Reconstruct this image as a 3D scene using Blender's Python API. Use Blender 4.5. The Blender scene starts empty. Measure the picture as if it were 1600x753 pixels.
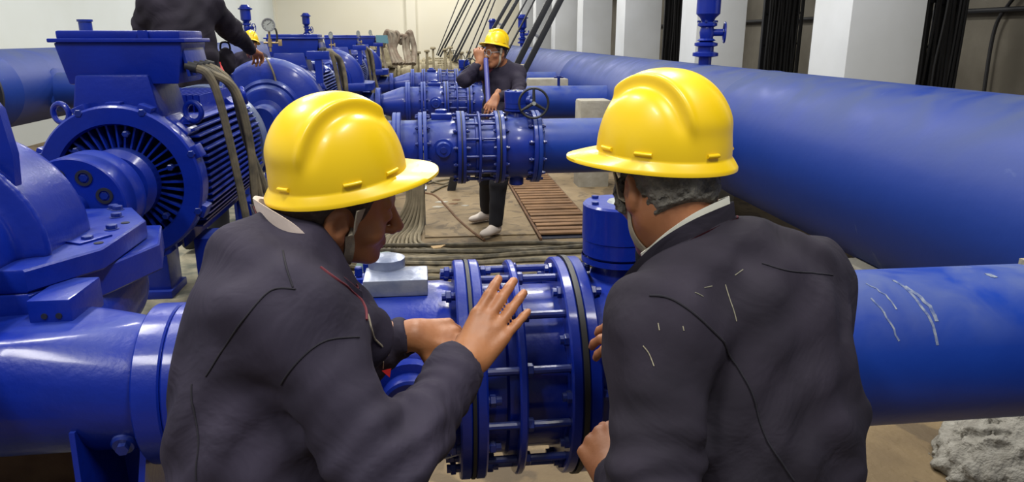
import bpy, bmesh, math, random
import numpy as np
from mathutils import Vector, Matrix

# ---------------------------------------------------------------- camera, world, lamps, exposure
SC = bpy.context.scene
COL = SC.collection
R = math.radians
CAM_H, YAW, PITCH, FPX = 1.70, R(6.66), R(15.77), 1130.0
cd = bpy.data.cameras.new('camera'); cam = bpy.data.objects.new('camera', cd); COL.objects.link(cam)
cam.location = (0, 0, CAM_H)
cam.rotation_euler = (R(90) - PITCH, 0, -YAW)
cd.sensor_width = 36.0; cd.lens = 36.0 * FPX / 1600.0; cd.clip_start = .05; cd.clip_end = 200
SC.camera = cam
SC.view_settings.view_transform = 'Standard'; SC.view_settings.look = 'None'
SC.view_settings.exposure = 0.0; SC.view_settings.gamma = 1.0
SC.view_settings.use_curve_mapping = False
wd = bpy.data.worlds.new('hall_ambient'); SC.world = wd; wd.use_nodes = True
wd.node_tree.nodes['Background'].inputs[0].default_value = (.86, .90, 1.0, 1)
wd.node_tree.nodes['Background'].inputs[1].default_value = .21

def area_lamp(x, y, z, sx, sy, watts, col=(1, .97, .9)):
    l = bpy.data.lights.new('hall_lamp', 'AREA'); l.shape = 'RECTANGLE'; l.size = sx; l.size_y = sy
    l.energy = watts; l.color = col
    o = bpy.data.objects.new('hall_lamp', l); COL.objects.link(o); o.location = (x, y, z)
    return o
for yy in (-1.5, 3.0, 7.5, 12.5, 18.0, 24.0, 30.0):
    area_lamp(-2.6, yy, 5.6, .5, 1.5, 205)
    area_lamp(1.3, yy + 1.0, 5.6, .5, 1.5, 205)

# ---------------------------------------------------------------- helpers
_fw = np.array([math.sin(YAW) * math.cos(PITCH), math.cos(YAW) * math.cos(PITCH), -math.sin(PITCH)])
_rt = np.array([math.cos(YAW), -math.sin(YAW), 0.]); _up = np.cross(_rt, _fw)
_C = np.array([0, 0, CAM_H])
def ray(x, y): return _fw + _rt * (x - 800) / FPX - _up * (y - 376.5) / FPX
def at(x, y, Y):                       # point at world depth Y
    r = ray(x, y); return _C + r * Y / r[1]
def atz(x, y, h):                      # point at height h
    r = ray(x, y); return _C + r * (h - CAM_H) / r[2]
def Q(x, y, d): return _C + ray(x, y) * d      # point at distance d in front of the lens
def V(*a): return np.array(a, float)
def nrm(v): v = np.asarray(v, float); return v / (np.linalg.norm(v) + 1e-12)
def camdir(r, u, a): return nrm(_rt * r + _up * u + _fw * a)

def node_mat(name, col, rough=.5, metal=0., noise=None, bump=None, dust=None, coat=0., scr=None, spec=.5, bump2=None):
    """noise=(scale, colour2, amount) ; bump=(scale, strength, distance); dust=(colour, amount, scale): settled on upward faces, also painted-on top highlights;
    scr=(colour, scale, threshold): scuffs"""
    m = bpy.data.materials.new(name); m.use_nodes = True; nt = m.node_tree; N = nt.nodes; L = nt.links
    b = N['Principled BSDF']; b.inputs['Specular IOR Level'].default_value = spec; b.inputs['Roughness'].default_value = rough; b.inputs['Metallic'].default_value = metal
    if coat: b.inputs['Coat Weight'].default_value = coat; b.inputs['Coat Roughness'].default_value = .12
    tc = N.new('ShaderNodeTexCoord'); out = None
    rgb = N.new('ShaderNodeRGB'); rgb.outputs[0].default_value = (*col, 1); out = rgb.outputs[0]
    def mix(fac, a, c2):
        mx = N.new('ShaderNodeMix'); mx.data_type = 'RGBA'; L.new(fac, mx.inputs[0]); L.new(a, mx.inputs[6])
        mx.inputs[7].default_value = (*c2, 1); return mx.outputs[2]
    def nz(scale, det=5, dist=0., lo=.35, hi=.65, scl=None):
        n = N.new('ShaderNodeTexNoise'); n.inputs['Scale'].default_value = scale; n.inputs['Detail'].default_value = det
        n.inputs['Distortion'].default_value = dist
        if scl:
            mp = N.new('ShaderNodeMapping'); mp.inputs['Scale'].default_value = scl
            L.new(tc.outputs['Object'], mp.inputs[0]); L.new(mp.outputs[0], n.inputs['Vector'])
        else: L.new(tc.outputs['Object'], n.inputs['Vector'])
        r = N.new('ShaderNodeMapRange'); r.inputs[1].default_value = lo; r.inputs[2].default_value = hi
        L.new(n.outputs[0], r.inputs[0]); return n.outputs[0], r.outputs[0]
    def mul(a, v):
        q = N.new('ShaderNodeMath'); q.operation = 'MULTIPLY'; L.new(a, q.inputs[0])
        if isinstance(v, float) or isinstance(v, int): q.inputs[1].default_value = v
        else: L.new(v, q.inputs[1])
        return q.outputs[0]
    if noise: out = mix(mul(nz(noise[0])[1], float(noise[2])), out, noise[1])
    if scr: out = mix(mul(nz(scr[1], 6, 1.5, scr[2], scr[2] + .05, (1, 1, .35))[1], .7), out, scr[0])
    if dust:
        g = N.new('ShaderNodeNewGeometry'); s = N.new('ShaderNodeSeparateXYZ'); L.new(g.outputs['Normal'], s.inputs[0])
        r = N.new('ShaderNodeMapRange'); r.inputs[1].default_value = .35; r.inputs[2].default_value = 1.
        L.new(s.outputs[2], r.inputs[0])
        f = mul(mul(r.outputs[0], nz(dust[2], 6, .6, .3, .62)[1]), float(dust[1]))
        out = mix(f, out, dust[0])
        rr = N.new('ShaderNodeMapRange'); rr.inputs[3].default_value = rough; rr.inputs[4].default_value = .85
        L.new(f, rr.inputs[0]); L.new(rr.outputs[0], b.inputs['Roughness'])
        if coat:
            cw = N.new('ShaderNodeMapRange'); cw.inputs[3].default_value = coat; cw.inputs[4].default_value = 0
            L.new(f, cw.inputs[0]); L.new(cw.outputs[0], b.inputs['Coat Weight'])
    L.new(out, b.inputs['Base Color'])
    if bump:
        bp = N.new('ShaderNodeBump'); bp.inputs['Strength'].default_value = bump[1]; bp.inputs['Distance'].default_value = bump[2]
        L.new(nz(bump[0], 4)[0], bp.inputs['Height']); L.new(bp.outputs[0], b.inputs['Normal'])
        if bump2:
            b2 = N.new('ShaderNodeBump'); b2.inputs['Strength'].default_value = bump2[1]; b2.inputs['Distance'].default_value = bump2[2]
            L.new(nz(bump2[0], 3, 2.2)[0], b2.inputs['Height']); L.new(b2.outputs[0], bp.inputs['Normal'])
    return m
M = {}
M['blue'] = node_mat('blue_gloss_paint', (.003, .0175, .255), .32, noise=(9, (.003, .013, .19), .5), bump=(55, .25, .004),
                     dust=((.05, .08, .22), .30, 7), coat=.22, spec=.28)
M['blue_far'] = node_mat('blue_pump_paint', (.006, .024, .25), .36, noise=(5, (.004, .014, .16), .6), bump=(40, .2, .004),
                     dust=((.12, .16, .28), .6, 8), coat=.2, spec=.3)  # dust tint lightened so the flange tops carry painted highlights too
M['header'] = node_mat('blue_header_paint', (.005, .028, .20), .48, noise=(2.2, (.006, .03, .22), .5), bump=(6, .15, .02),
                     dust=((.055, .074, .14), .9, 3.0), coat=.0, spec=.32, scr=((.10, .14, .30), 3.5, .68))
M['pipe'] = node_mat('blue_branch_paint', (.006, .036, .27), .42, noise=(4, (.004, .022, .2), .5), bump=(18, .2, .006),
                     dust=((.11, .14, .22), .55, 6), coat=.1, spec=.25, scr=((.35, .37, .36), 5.5, .69))
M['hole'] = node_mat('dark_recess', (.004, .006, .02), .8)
M['black'] = node_mat('black_rubber', (.012, .012, .014), .55)
M['black_steel'] = node_mat('black_painted_steel', (.012, .013, .017), .5, bump=(30, .2, .003))
M['steel'] = node_mat('galvanised_steel', (.35, .36, .38), .4, .8)
M['boltblue'] = node_mat('painted_bolt', (.004, .016, .17), .3, dust=((.16, .19, .30), .3, 30), coat=.12)
M['brass'] = node_mat('brass_fitting', (.35, .26, .13), .45, .6)
M['dialface'] = node_mat('gauge_face', (.30, .32, .31), .3)
M['cable'] = node_mat('dusty_cable_sheath', (.055, .05, .038), .75, noise=(14, (.20, .165, .105), .8))
M['floorcable'] = node_mat('dusty_floor_cable', (.135, .115, .075), .8, noise=(8, (.25, .205, .13), .8))
M['floorcable2'] = node_mat('pale_dusty_cable', (.28, .235, .155), .85, noise=(9, (.17, .14, .09), .8))
M['floor'] = node_mat('dusty_concrete_floor', (.19, .135, .068), .8, noise=(2.2, (.10, .068, .034), .8), bump=(22, .6, .015), scr=((.06, .042, .024), 2.6, .53))
M['slab'] = node_mat('smooth_concrete_slab', (.215, .155, .08), .75, noise=(3.5, (.15, .105, .055), .8), bump=(26, .5, .012), scr=((.075, .052, .028), 3.4, .56))
M['plinth'] = node_mat('plinth_concrete', (.30, .27, .19), .85, noise=(9, (.06, .075, .065), .8), bump=(20, .6, .015))
M['saddle'] = node_mat('saddle_concrete', (.36, .34, .29), .85, noise=(6, (.25, .23, .18), .7), bump=(24, .5, .01))
M['mortar'] = node_mat('rough_mortar', (.26, .25, .22), .95, noise=(22, (.15, .14, .12), .8), bump=(60, .8, .02))
M['endwall'] = node_mat('cream_wall_paint', (.74, .70, .56), .85, noise=(.6, (.78, .75, .64), .6))
M['sidewall'] = node_mat('pale_wall_paint', (.70, .74, .72), .85, noise=(.5, (.62, .65, .60), .7), bump=(8, .1, .01))
M['column'] = node_mat('white_column_paint', (.62, .64, .66), .8, noise=(1.6, (.55, .565, .57), .7), bump=(10, .15, .008))
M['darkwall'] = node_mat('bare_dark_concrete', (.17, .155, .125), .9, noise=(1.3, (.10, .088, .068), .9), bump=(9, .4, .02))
M['rust'] = node_mat('rusty_steel', (.085, .038, .016), .85, noise=(12, (.16, .085, .04), .7), bump=(50, .5, .005))
M['slat'] = node_mat('rusty_brown_slat', (.20, .105, .045), .8, noise=(6, (.11, .055, .022), .8), bump=(40, .4, .004))
M['beige'] = node_mat('dust_caked_beige', (.36, .31, .20), .8, noise=(10, (.18, .15, .09), .8), bump=(30, .5, .01))
M['hose'] = node_mat('brown_grey_hose', (.17, .12, .085), .7, noise=(9, (.32, .29, .22), .7))
M['teal'] = node_mat('teal_plastic_sheet', (.09, .22, .27), .6)
M['greencloth'] = node_mat('grey_green_cloth', (.075, .115, .10), .8, noise=(14, (.15, .19, .16), .6))
M['navy'] = node_mat('navy_work_cloth', (.0310, .0260, .0450), .82, noise=(7, (.020, .0175, .0300), .8), bump=(260, .15, .001), spec=.18, bump2=(6, .35, .02))
M['navy2'] = node_mat('worn_navy_cloth', (.0260, .0220, .0340), .85, noise=(6, (.017, .0150, .0220), .9), bump=(240, .15, .001), spec=.15, bump2=(5.5, .35, .02),
                      )
M['trousers'] = node_mat('black_trouser_cloth', (.010, .010, .016), .85, bump=(60, .3, .002))
M['maroon'] = node_mat('maroon_lining', (.10, .010, .020), .8)
M['red'] = node_mat('red_tab', (.45, .012, .015), .6)
M['seam'] = node_mat('dark_seam_thread', (.008, .007, .014), .9)
M['shirt'] = node_mat('pale_undershirt', (.62, .52, .47), .85, bump=(40, .3, .004))
M['shirt2'] = node_mat('white_shirt', (.66, .66, .58), .85, bump=(40, .3, .004))
M['yellow'] = node_mat('yellow_helmet_shell', (.83, .56, .004), .36, noise=(5, (.72, .47, .008), .35), bump=(9, .03, .01), coat=.12)
M['skin'] = node_mat('brown_skin', (.36, .150, .062), .5, noise=(16, (.27, .098, .040), .7), bump=(90, .3, .002))
M['skin2'] = node_mat('tan_skin', (.34, .140, .062), .5, noise=(16, (.24, .088, .040), .7), bump=(90, .3, .002))
M['handskin'] = M['skin']
M['greyhair'] = node_mat('grey_hair', (.16, .15, .13), .7, noise=(45, (.04, .034, .028), .9), bump=(120, 1., .006))
M['darkhair'] = node_mat('short_dark_hair', (.035, .022, .017), .8, noise=(90, (.10, .075, .06), .5), bump=(150, .8, .003))
M['strap'] = node_mat('grey_webbing_strap', (.33, .29, .22), .85, bump=(200, .5, .002))
M['whiteshoe'] = node_mat('off_white_shoe', (.58, .51, .45), .7)
M['purple'] = node_mat('blue_violet_rod', (.055, .06, .27), .4)
M['eye'] = node_mat('eye_white', (.5, .45, .4), .3)
M['goggle'] = node_mat('clear_glasses', (.25, .28, .30), .15)
M['card'] = node_mat('torn_cardboard', (.50, .34, .17), .9)

class MB:
    def __init__(s): s.v = []; s.f = []; s.n = 0
    def add(s, v, f):
        k = s.n; v = [tuple(map(float, x)) for x in v]; s.v += v; s.f += [tuple(i + k for i in q) for q in f]; s.n += len(v); return s
    def box(s, c, d, bev=0., rot=None, taper=None):
        bm = bmesh.new(); bmesh.ops.create_cube(bm, size=1.)
        for v in bm.verts:
            x, y, z = v.co
            if taper and z < 0: x *= taper[0]; y *= taper[1]
            v.co = (x * d[0], y * d[1], z * d[2])
        if bev: bmesh.ops.bevel(bm, geom=bm.edges[:], offset=bev, segments=2, profile=.6, affect='EDGES')
        m = Matrix.Translation(c) @ (rot.to_4x4() if rot is not None else Matrix())
        bm.transform(m); bm.verts.index_update()
        s.add([v.co[:] for v in bm.verts], [[v.index for v in f.verts] for f in bm.faces]); bm.free(); return s
    def lathe(s, prof, o, ax, seg=32, a0=0, a1=2 * math.pi):
        ax = nrm(ax); t = V(0, 0, 1) if abs(ax[2]) < .9 else V(1, 0, 0)
        u = nrm(np.cross(t, ax)); w = np.cross(ax, u); o = np.asarray(o, float)
        full = abs(a1 - a0 - 2 * math.pi) < 1e-6; n = seg if full else seg + 1
        vs = []; rings = []
        for r, h in prof:
            if r < 1e-6: rings.append([len(vs)]); vs.append(o + ax * h); continue
            ids = []
            for i in range(n):
                a = a0 + (a1 - a0) * i / seg; ids.append(len(vs)); vs.append(o + ax * h + (u * math.cos(a) + w * math.sin(a)) * r)
            rings.append(ids)
        fs = []
        for A, B in zip(rings, rings[1:]):
            m = n if full else n - 1
            for i in range(m):
                j = (i + 1) % n
                if len(A) == 1 and len(B) == 1: continue
                if len(A) == 1: fs.append((A[0], B[j], B[i]))
                elif len(B) == 1: fs.append((A[i], A[j], B[0]))
                else: fs.append((A[i], A[j], B[j], B[i]))
        return s.add(vs, fs)
    def cyl(s, a, b, r, seg=20, r2=None, bev=0.):
        a = np.asarray(a, float); b = np.asarray(b, float); h = np.linalg.norm(b - a); r2 = r if r2 is None else r2
        pr = [(0, 0), (r - bev, 0), (r, bev), (r2, h - bev), (r2 - bev, h), (0, h)] if bev else [(0, 0), (r, 0), (r2, h), (0, h)]
        return s.lathe(pr, a, b - a, seg)
    def hexa(s, c, ax, r, h): 
        c = np.asarray(c, float); return s.cyl(c, c + nrm(ax) * h, r, 6, bev=h * .12)
    def torus(s, c, ax, R_, r, seg=28, k=8, a0=0, a1=2 * math.pi):
        ax = nrm(ax); t = V(0, 0, 1) if abs(ax[2]) < .9 else V(1, 0, 0); u = nrm(np.cross(t, ax)); w = np.cross(ax, u)
        full = abs(a1 - a0 - 2 * math.pi) < 1e-6
        P = [np.asarray(c) + (u * math.cos(a) + w * math.sin(a)) * R_ for a in np.linspace(a0, a1, seg + 1)]
        return s.tube(P[:-1] if full else P, r, k, closed=full)
    def tube(s, P, r, k=8, closed=False, flat=None):
        P = [np.asarray(p, float) for p in P]; n = len(P); rr = r if hasattr(r, '__len__') else [r] * n
        T = []
        for i in range(n):
            a = P[i - 1] if (i or closed) else P[i]; b = P[(i + 1) % n] if (i < n - 1 or closed) else P[i]; T.append(nrm(b - a))
        t = T[0]; u = np.cross(t, V(0, 0, 1)); u = nrm(u if np.linalg.norm(u) > .05 else np.cross(t, V(1, 0, 0)))
        vs = []
        for i in range(n):
            u = nrm(u - T[i] * (u @ T[i])); w = np.cross(T[i], u)
            for j in range(k):
                a = 2 * math.pi * j / k; vs.append(P[i] + (u * math.cos(a) + w * math.sin(a) * (flat or 1)) * rr[i])
        fs = []
        for i in range(n if closed else n - 1):
            for j in range(k):
                i2 = (i + 1) % n; j2 = (j + 1) % k; fs.append((i * k + j, i2 * k + j, i2 * k + j2, i * k + j2))
        if not closed: fs += [tuple(range(k)), tuple(reversed([(n - 1) * k + j for j in range(k)]))]
        return s.add(vs, fs)
    def prism(s, poly, z0, z1, bev=0):          # polygon in xy, extruded in z
        n = len(poly)
        if bev:
            c = np.mean(np.array(poly), 0); ins = [tuple(c + (np.array(p) - c) * (1 - bev / max(np.linalg.norm(np.array(p) - c), 1e-6))) for p in poly]
            L = [(ins, z0), (poly, z0 + bev), (poly, z1 - bev), (ins, z1)]
        else: L = [(poly, z0), (poly, z1)]
        vs = [(p[0], p[1], z) for pl, z in L for p in pl]; fs = []
        for k in range(len(L) - 1):
            for i in range(n): j = (i + 1) % n; fs.append((k * n + i, k * n + j, (k + 1) * n + j, (k + 1) * n + i))
        fs += [tuple(reversed(range(n))), tuple((len(L) - 1) * n + i for i in range(n))]
        return s.add(vs, fs)
    def slab(s, pts, off):                       # polygon of 3-D points given a thickness vector
        n = len(pts); pts = [np.asarray(p, float) for p in pts]
        vs = pts + [p + off for p in pts]; fs = [tuple(range(n)), tuple(reversed(range(n, 2 * n)))]
        fs += [(i, n + i, n + (i + 1) % n, (i + 1) % n) for i in range(n)]
        return s.add(vs, fs)
    def mesh(s, name, mat, ang=35, fix=True):
        me = bpy.data.meshes.new(name); me.from_pydata(s.v, [], s.f)
        if fix:
            bm = bmesh.new(); bm.from_mesh(me); bmesh.ops.recalc_face_normals(bm, faces=bm.faces[:]); bm.to_mesh(me); bm.free()
        me.materials.append(mat); me.shade_smooth(); me.set_sharp_from_angle(angle=R(ang)); return me
    def obj(s, name, mat, parent=None, loc=(0, 0, 0), ang=35):
        o = bpy.data.objects.new(name, s.mesh(name, mat, ang)); COL.objects.link(o); o.parent = parent; o.location = loc; return o

def thing(name, label, cat, loc=(0, 0, 0), group=None, rz=0.):
    o = bpy.data.objects.new(name, None); COL.objects.link(o); o.location = loc; o.rotation_euler = (0, 0, rz); o.empty_display_size = .1
    return tag(o, label, cat, group)
def tag(o, label, cat, group=None):
    o['label'] = label; o['category'] = cat
    if group: o['group'] = group
    return o
def struct(o): o['kind'] = 'structure'; return o
def link_copy(o, parent=None):
    c = o.copy(); COL.objects.link(c); c.parent = parent; return c
def copy_tree(o, loc=None, label=None, mat=None, drop=()):
    kids = {}
    def rec(a, par):
        c = link_copy(a, par)
        if mat and c.type == 'MESH' and a.material_slots and a.material_slots[0].material in mat:
            c.material_slots[0].link = 'OBJECT'; c.material_slots[0].material = mat[a.material_slots[0].material]
        for ch in list(a.children):
            if ch.name.split('.')[0] not in drop: rec(ch, c)
        return c
    c = rec(o, None)
    if loc is not None: c.location = loc
    if label: c['label'] = label
    return c
def spline(P, n=8):
    P = [np.asarray(p, float) for p in P]; out = []
    for i in range(len(P) - 1):
        a = P[max(i - 1, 0)]; b = P[i]; c = P[i + 1]; d = P[min(i + 2, len(P) - 1)]
        for t in np.linspace(0, 1, n, endpoint=False):
            out.append(.5 * ((2 * b) + (-a + c) * t + (2 * a - 5 * b + 4 * c - d) * t * t + (-a + 3 * b - 3 * c + d) * t ** 3))
    out.append(P[-1]); return out

# ---- smooth solids: distance fields meshed with surface nets
def smin(a, b, k):
    h = np.maximum(k - np.abs(a - b), 0) / k; return np.minimum(a, b) - h * h * k * .25
def smax(a, b, k): return -smin(-a, -b, k)
def rc(p, a, b, ra, rb=None):
    rb = ra if rb is None else rb
    a = np.asarray(a, np.float32); b = np.asarray(b, np.float32); ba = b - a; L = float(ba @ ba) + 1e-9
    q = p - a; h = np.clip(q @ ba / L, 0, 1); q = q - h[:, None] * ba
    return np.sqrt((q * q).sum(1)) - (ra + (rb - ra) * h)
def ell(p, c, r):
    q = p - np.asarray(c, np.float32); r = np.asarray(r, np.float32)
    k0 = np.sqrt(((q / r) ** 2).sum(1)); k1 = np.sqrt(((q / (r * r)) ** 2).sum(1)) + 1e-6
    return k0 * (k0 - 1) / k1
def frame(F, U):
    F = nrm(F); Rr = nrm(np.cross(F, U)); U = np.cross(Rr, F); return np.array([Rr, F, U], np.float32)   # rows: right, forward, up
def squash(p, c, F, s):
    F = np.asarray(F, np.float32); q = p - np.asarray(c, np.float32); return q + ((1 / s - 1) * (q @ F))[:, None] * F + np.asarray(c, np.float32)
def nets(f, lo, hi, h):
    lo = np.asarray(lo, float) - 2 * h; n = np.ceil((np.asarray(hi) - lo) / h).astype(int) + 3
    B = 12; nb = -(-n // B); n = nb * B; D = np.empty(n, np.float32)
    bi = np.stack(np.meshgrid(*[np.arange(k) for k in nb], indexing='ij'), -1).reshape(-1, 3)
    cen = (lo + (bi * B + (B - 1) / 2) * h).astype(np.float32); dc = f(cen)
    rad = B * h * .87 * 1.35 + .012
    loc = np.stack(np.meshgrid(*[np.arange(B)] * 3, indexing='ij'), -1).reshape(-1, 3)
    act = np.abs(dc) < rad
    for k in range(len(bi)):
        if not act[k]:
            i, j, l = bi[k] * B; D[i:i + B, j:j + B, l:l + B] = 1. if dc[k] > 0 else -1.
    ids = np.nonzero(act)[0]; CH = 150
    for c0 in range(0, len(ids), CH):
        sub = bi[ids[c0:c0 + CH]]
        pts = (lo + (sub[:, None, :] * B + loc[None]) * h).astype(np.float32).reshape(-1, 3)
        d = f(pts).reshape(len(sub), B, B, B)
        for q, (i, j, l) in zip(d, sub * B): D[i:i + B, j:j + B, l:l + B] = q
    S = D < 0; m = n - 1
    acc = np.zeros((*m, 3), np.float32); cnt = np.zeros(m, np.float32)
    def sl(o): return tuple(slice(o[i], o[i] + m[i]) for i in range(3))
    cs = [(0, 0, 0), (1, 0, 0), (0, 1, 0), (1, 1, 0), (0, 0, 1), (1, 0, 1), (0, 1, 1), (1, 1, 1)]
    for a in cs:
        for ax in range(3):
            if a[ax]: continue
            b = list(a); b[ax] = 1
            A = D[sl(a)]; Bq = D[sl(b)]; mk = S[sl(a)] != S[sl(b)]
            t = A[mk] / (A[mk] - Bq[mk]); pt = np.tile(np.array(a, np.float32), (len(t), 1)); pt[:, ax] += t
            acc[mk] += pt; cnt[mk] += 1
    mk = cnt > 0; idx = -np.ones(m, np.int64); idx[mk] = np.arange(mk.sum())
    cell = np.stack(np.nonzero(mk), -1); verts = lo + (cell + acc[mk] / cnt[mk][:, None]) * h
    faces = []
    for ax in range(3):
        o1, o2 = [(1, 2), (2, 0), (0, 1)][ax]
        s0 = [slice(1, m[i]) for i in range(3)]; s0[ax] = slice(0, m[ax])
        s1 = list(s0); s1[ax] = slice(1, m[ax] + 1)
        A = S[tuple(s0)]; Bq = S[tuple(s1)]; c = np.stack(np.nonzero(A != Bq), -1)
        fl = A[tuple(c.T)]; c = c.copy()
        for i in range(3):
            if i != ax: c[:, i] += 1
        def g(d1, d2):
            e = c.copy(); e[:, o1] -= d1; e[:, o2] -= d2; return idx[tuple(e.T)]
        q = np.stack([g(0, 0), g(1, 0), g(1, 1), g(0, 1)], -1); q[~fl] = q[~fl][:, ::-1]; faces.append(q)
    F = np.concatenate(faces); F = F[(F >= 0).all(1)]
    return verts, F
def net_mesh(name, f, lo, hi, h, mat, smooth=1):
    v, F = nets(f, lo, hi, h)
    if smooth:                                  # light relaxation, then back onto the surface
        for _ in range(smooth):
            s = np.zeros_like(v); c = np.zeros(len(v))
            for k in range(4):
                a = F[:, k]; b = F[:, (k + 1) % 4]
                for i in range(3): s[:, i] += np.bincount(a, v[b, i], len(v)) + np.bincount(b, v[a, i], len(v))
                c += np.bincount(a, minlength=len(v)) + np.bincount(b, minlength=len(v))
            v = v * .5 + .5 * s / c[:, None]
    me = bpy.data.meshes.new(name); me.vertices.add(len(v)); me.vertices.foreach_set('co', v.astype(np.float32).ravel())
    me.loops.add(len(F) * 4); me.loops.foreach_set('vertex_index', F.astype(np.int32).ravel())
    me.polygons.add(len(F)); me.polygons.foreach_set('loop_start', np.arange(len(F), dtype=np.int32) * 4)
    me.update(calc_edges=True); me.validate(); me.materials.append(mat); me.shade_smooth(); return me
def net_obj(name, f, lo, hi, h, mat, parent=None, smooth=1):
    o = bpy.data.objects.new(name, net_mesh(name, f, lo, hi, h, mat, smooth)); COL.objects.link(o); o.parent = parent; return o
def project(f, p, off=0., it=6):                # pull points onto a field's surface
    p = np.asarray(p, np.float32).reshape(-1, 3).copy(); e = .002
    for _ in range(it):
        d = f(p) - off; g = np.stack([f(p + np.array(v, np.float32) * e) - f(p - np.array(v, np.float32) * e) for v in np.eye(3)], -1)
        g /= np.linalg.norm(g, axis=1, keepdims=True) + 1e-9; p -= (d * .9)[:, None] * g
    return p

def ribbon(P, N_, w, t=.0016):
    """flat strap along points P with face normals N_"""
    P = [np.asarray(p, float) for p in P]; vs = []; fs = []; n = len(P)
    for i in range(n):
        T_ = nrm(P[min(i + 1, n - 1)] - P[max(i - 1, 0)]); nn = nrm(N_[i]); s = nrm(np.cross(T_, nn))
        vs += [P[i] - s * w / 2 + nn * t, P[i] + s * w / 2 + nn * t, P[i] + s * w / 2 - nn * t, P[i] - s * w / 2 - nn * t]
    for i in range(n - 1):
        for j in range(4): k = (j + 1) % 4; fs.append((i * 4 + j, (i + 1) * 4 + j, (i + 1) * 4 + k, i * 4 + k))
    fs += [(0, 1, 2, 3), tuple(reversed([(n - 1) * 4 + j for j in range(4)]))]
    return MB().add(vs, fs)
# ---------------------------------------------------------------- the hall
def sbox(name, x0, x1, y0, y1, z0, z1, m, bev=0):
    return struct(MB().box(((x0 + x1) / 2, (y0 + y1) / 2, (z0 + z1) / 2), (x1 - x0, y1 - y0, z1 - z0), bev).obj(name, M[m]))
sbox('floor', -6.4, 8.0, -2.5, 33.6, -.2, 0, 'floor')
sbox('wall_left', -6.6, -6.4, -2.5, 33.6, 0, 6.5, 'sidewall')
sbox('wall_back', -6.6, 8.0, 33.6, 33.8, 0, 6.5, 'endwall')
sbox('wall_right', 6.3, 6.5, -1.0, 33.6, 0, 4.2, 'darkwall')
sbox('shade_slab', 3.72, 6.5, -1.0, 33.6, 4.2, 4.4, 'darkwall')          # unseen slab added over the cable gallery to block ambient light
sbox('trim_1', -.75, -.35, 33.45, 33.6, 0, 6.5, 'endwall')             # pilaster on the end wall
sbox('trim_2', -6.4, -6.32, 33.5, 33.6, 0, 6.5, 'endwall')
for k in range(-1, 7):
    yf = 6.88 + 3.75 * k
    o = sbox('trim_%d' % (k + 4), 3.72, 4.42, yf - .64, yf, 0, 4.2, 'column', .006)
# paler floor slab panels either side of the trench
sbox('trim_20', -.05, .93, 6.15, 9.4, 0, .012, 'slab', .004)
sbox('trim_21', 1.50, 2.15, 4.3, 9.6, 0, .03, 'slab', .006)

# trench cover of rusty slats
g = thing('trench_cover', 'rusty brown slatted cover over the floor trench beside the pale slab', 'trench cover', (1.22, 7.6, 0))
random.seed(4)
mb = MB()
for i in range(24):
    mb.box((random.uniform(-.006, .006), -1.48 + i * .130, .03 + random.uniform(-.004, .004)), (.52, .088, .018), .004,
           Matrix.Rotation(random.uniform(-.02, .02), 3, 'Z'))
mb.obj('slats', M['slat'], g)
for s in (-1, 1): MB().box((s * .272, 0, .014), (.022, 3.3, .028), .003).obj('side_rail', M['rust'], g)
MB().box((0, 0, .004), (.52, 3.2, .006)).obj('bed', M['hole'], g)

# ---- header pipes
def ring_prof(R_, y0, y1, seams, w=.012, d=.004):
    pr = [(0, y0), (R_, y0)]
    for s in seams: pr += [(R_, s - w), (R_ + d, s - w * .4), (R_ + d, s + w * .4), (R_, s + w)]
    return pr + [(R_, y1), (0, y1)]
HX, HZ, HR = 2.77, .90, .535
hd = MB().lathe(ring_prof(HR, 0, 33.4, [6.9, 13.6, 19.4, 25.]), (0, 0, 0), (0, 1, 0), 96).obj('discharge_header', M['header'], None, (HX, -1.2, HZ))
tag(hd, 'huge dusty blue header pipe running the length of the hall along the white columns', 'pipe')
SX, SZ, SR = -4.65, 1.15, .42
sh = MB().lathe(ring_prof(SR, 0, 29.5, [4.35, 9., 15.]), (0, 0, 0), (0, 1, 0), 56).obj('suction_header', M['header'], None, (SX, 4., SZ))
tag(sh, 'large grey-blue header pipe at the far left in front of the pale wall', 'pipe')
mbr = MB().lathe([(SR, 0), (SR + .05, 0), (SR + .05, .03), (SR, .03)], (0, 0, 0), (0, 1, 0), 56)
mbr.obj('joint_ring', M['black'], sh, (0, 3.85, 0))
for i, yy in enumerate((9.17, 12.92, 16.67)):
    b = MB().lathe([(.25, 0), (.25, .03), (.2, .05), (.2, 2.5)], (0, 0, 0), (1, 0, 0), 32).obj('suction_branch', M['header'], None, (SX + .36, yy, SZ - .05))
    tag(b, ['blue branch pipe leaving the left header nearest the camera', 'blue branch pipe leaving the left header behind the first motor',
            'blue branch pipe leaving the left header farthest away'][i], 'pipe', None)
st = MB().lathe([(0, 0), (.14, 0), (.14, .03), (.085, .04), (.085, .34), (.1, .34), (.1, .37), (0, .37)], (0, 0, 0), (0, 0, 1), 24).obj('stub_post', M['blue_far'], None, (SX, 11.05, SZ + SR - .01))
tag(st, 'short blue stub post standing on the left header above the terminal box', 'pipe stub')

# header saddles
for i, yy in enumerate((3.6, 7.3, 11.0, 14.8)):
    s = MB().prism([(-.42, -.16), (.42, -.16), (.42, .16), (-.42, .16)], 0, HZ - HR + .1, .01).obj('concrete_saddle', M['saddle'], None, (HX, yy, 0))
    tag(s, ['concrete saddle carrying the big header nearest the camera', 'concrete saddle carrying the big header beside the second branch pipe',
            'concrete saddle carrying the big header beside the third branch pipe', 'concrete saddle carrying the big header farthest away'][i], 'concrete support', 'saddles under the big header')

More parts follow.
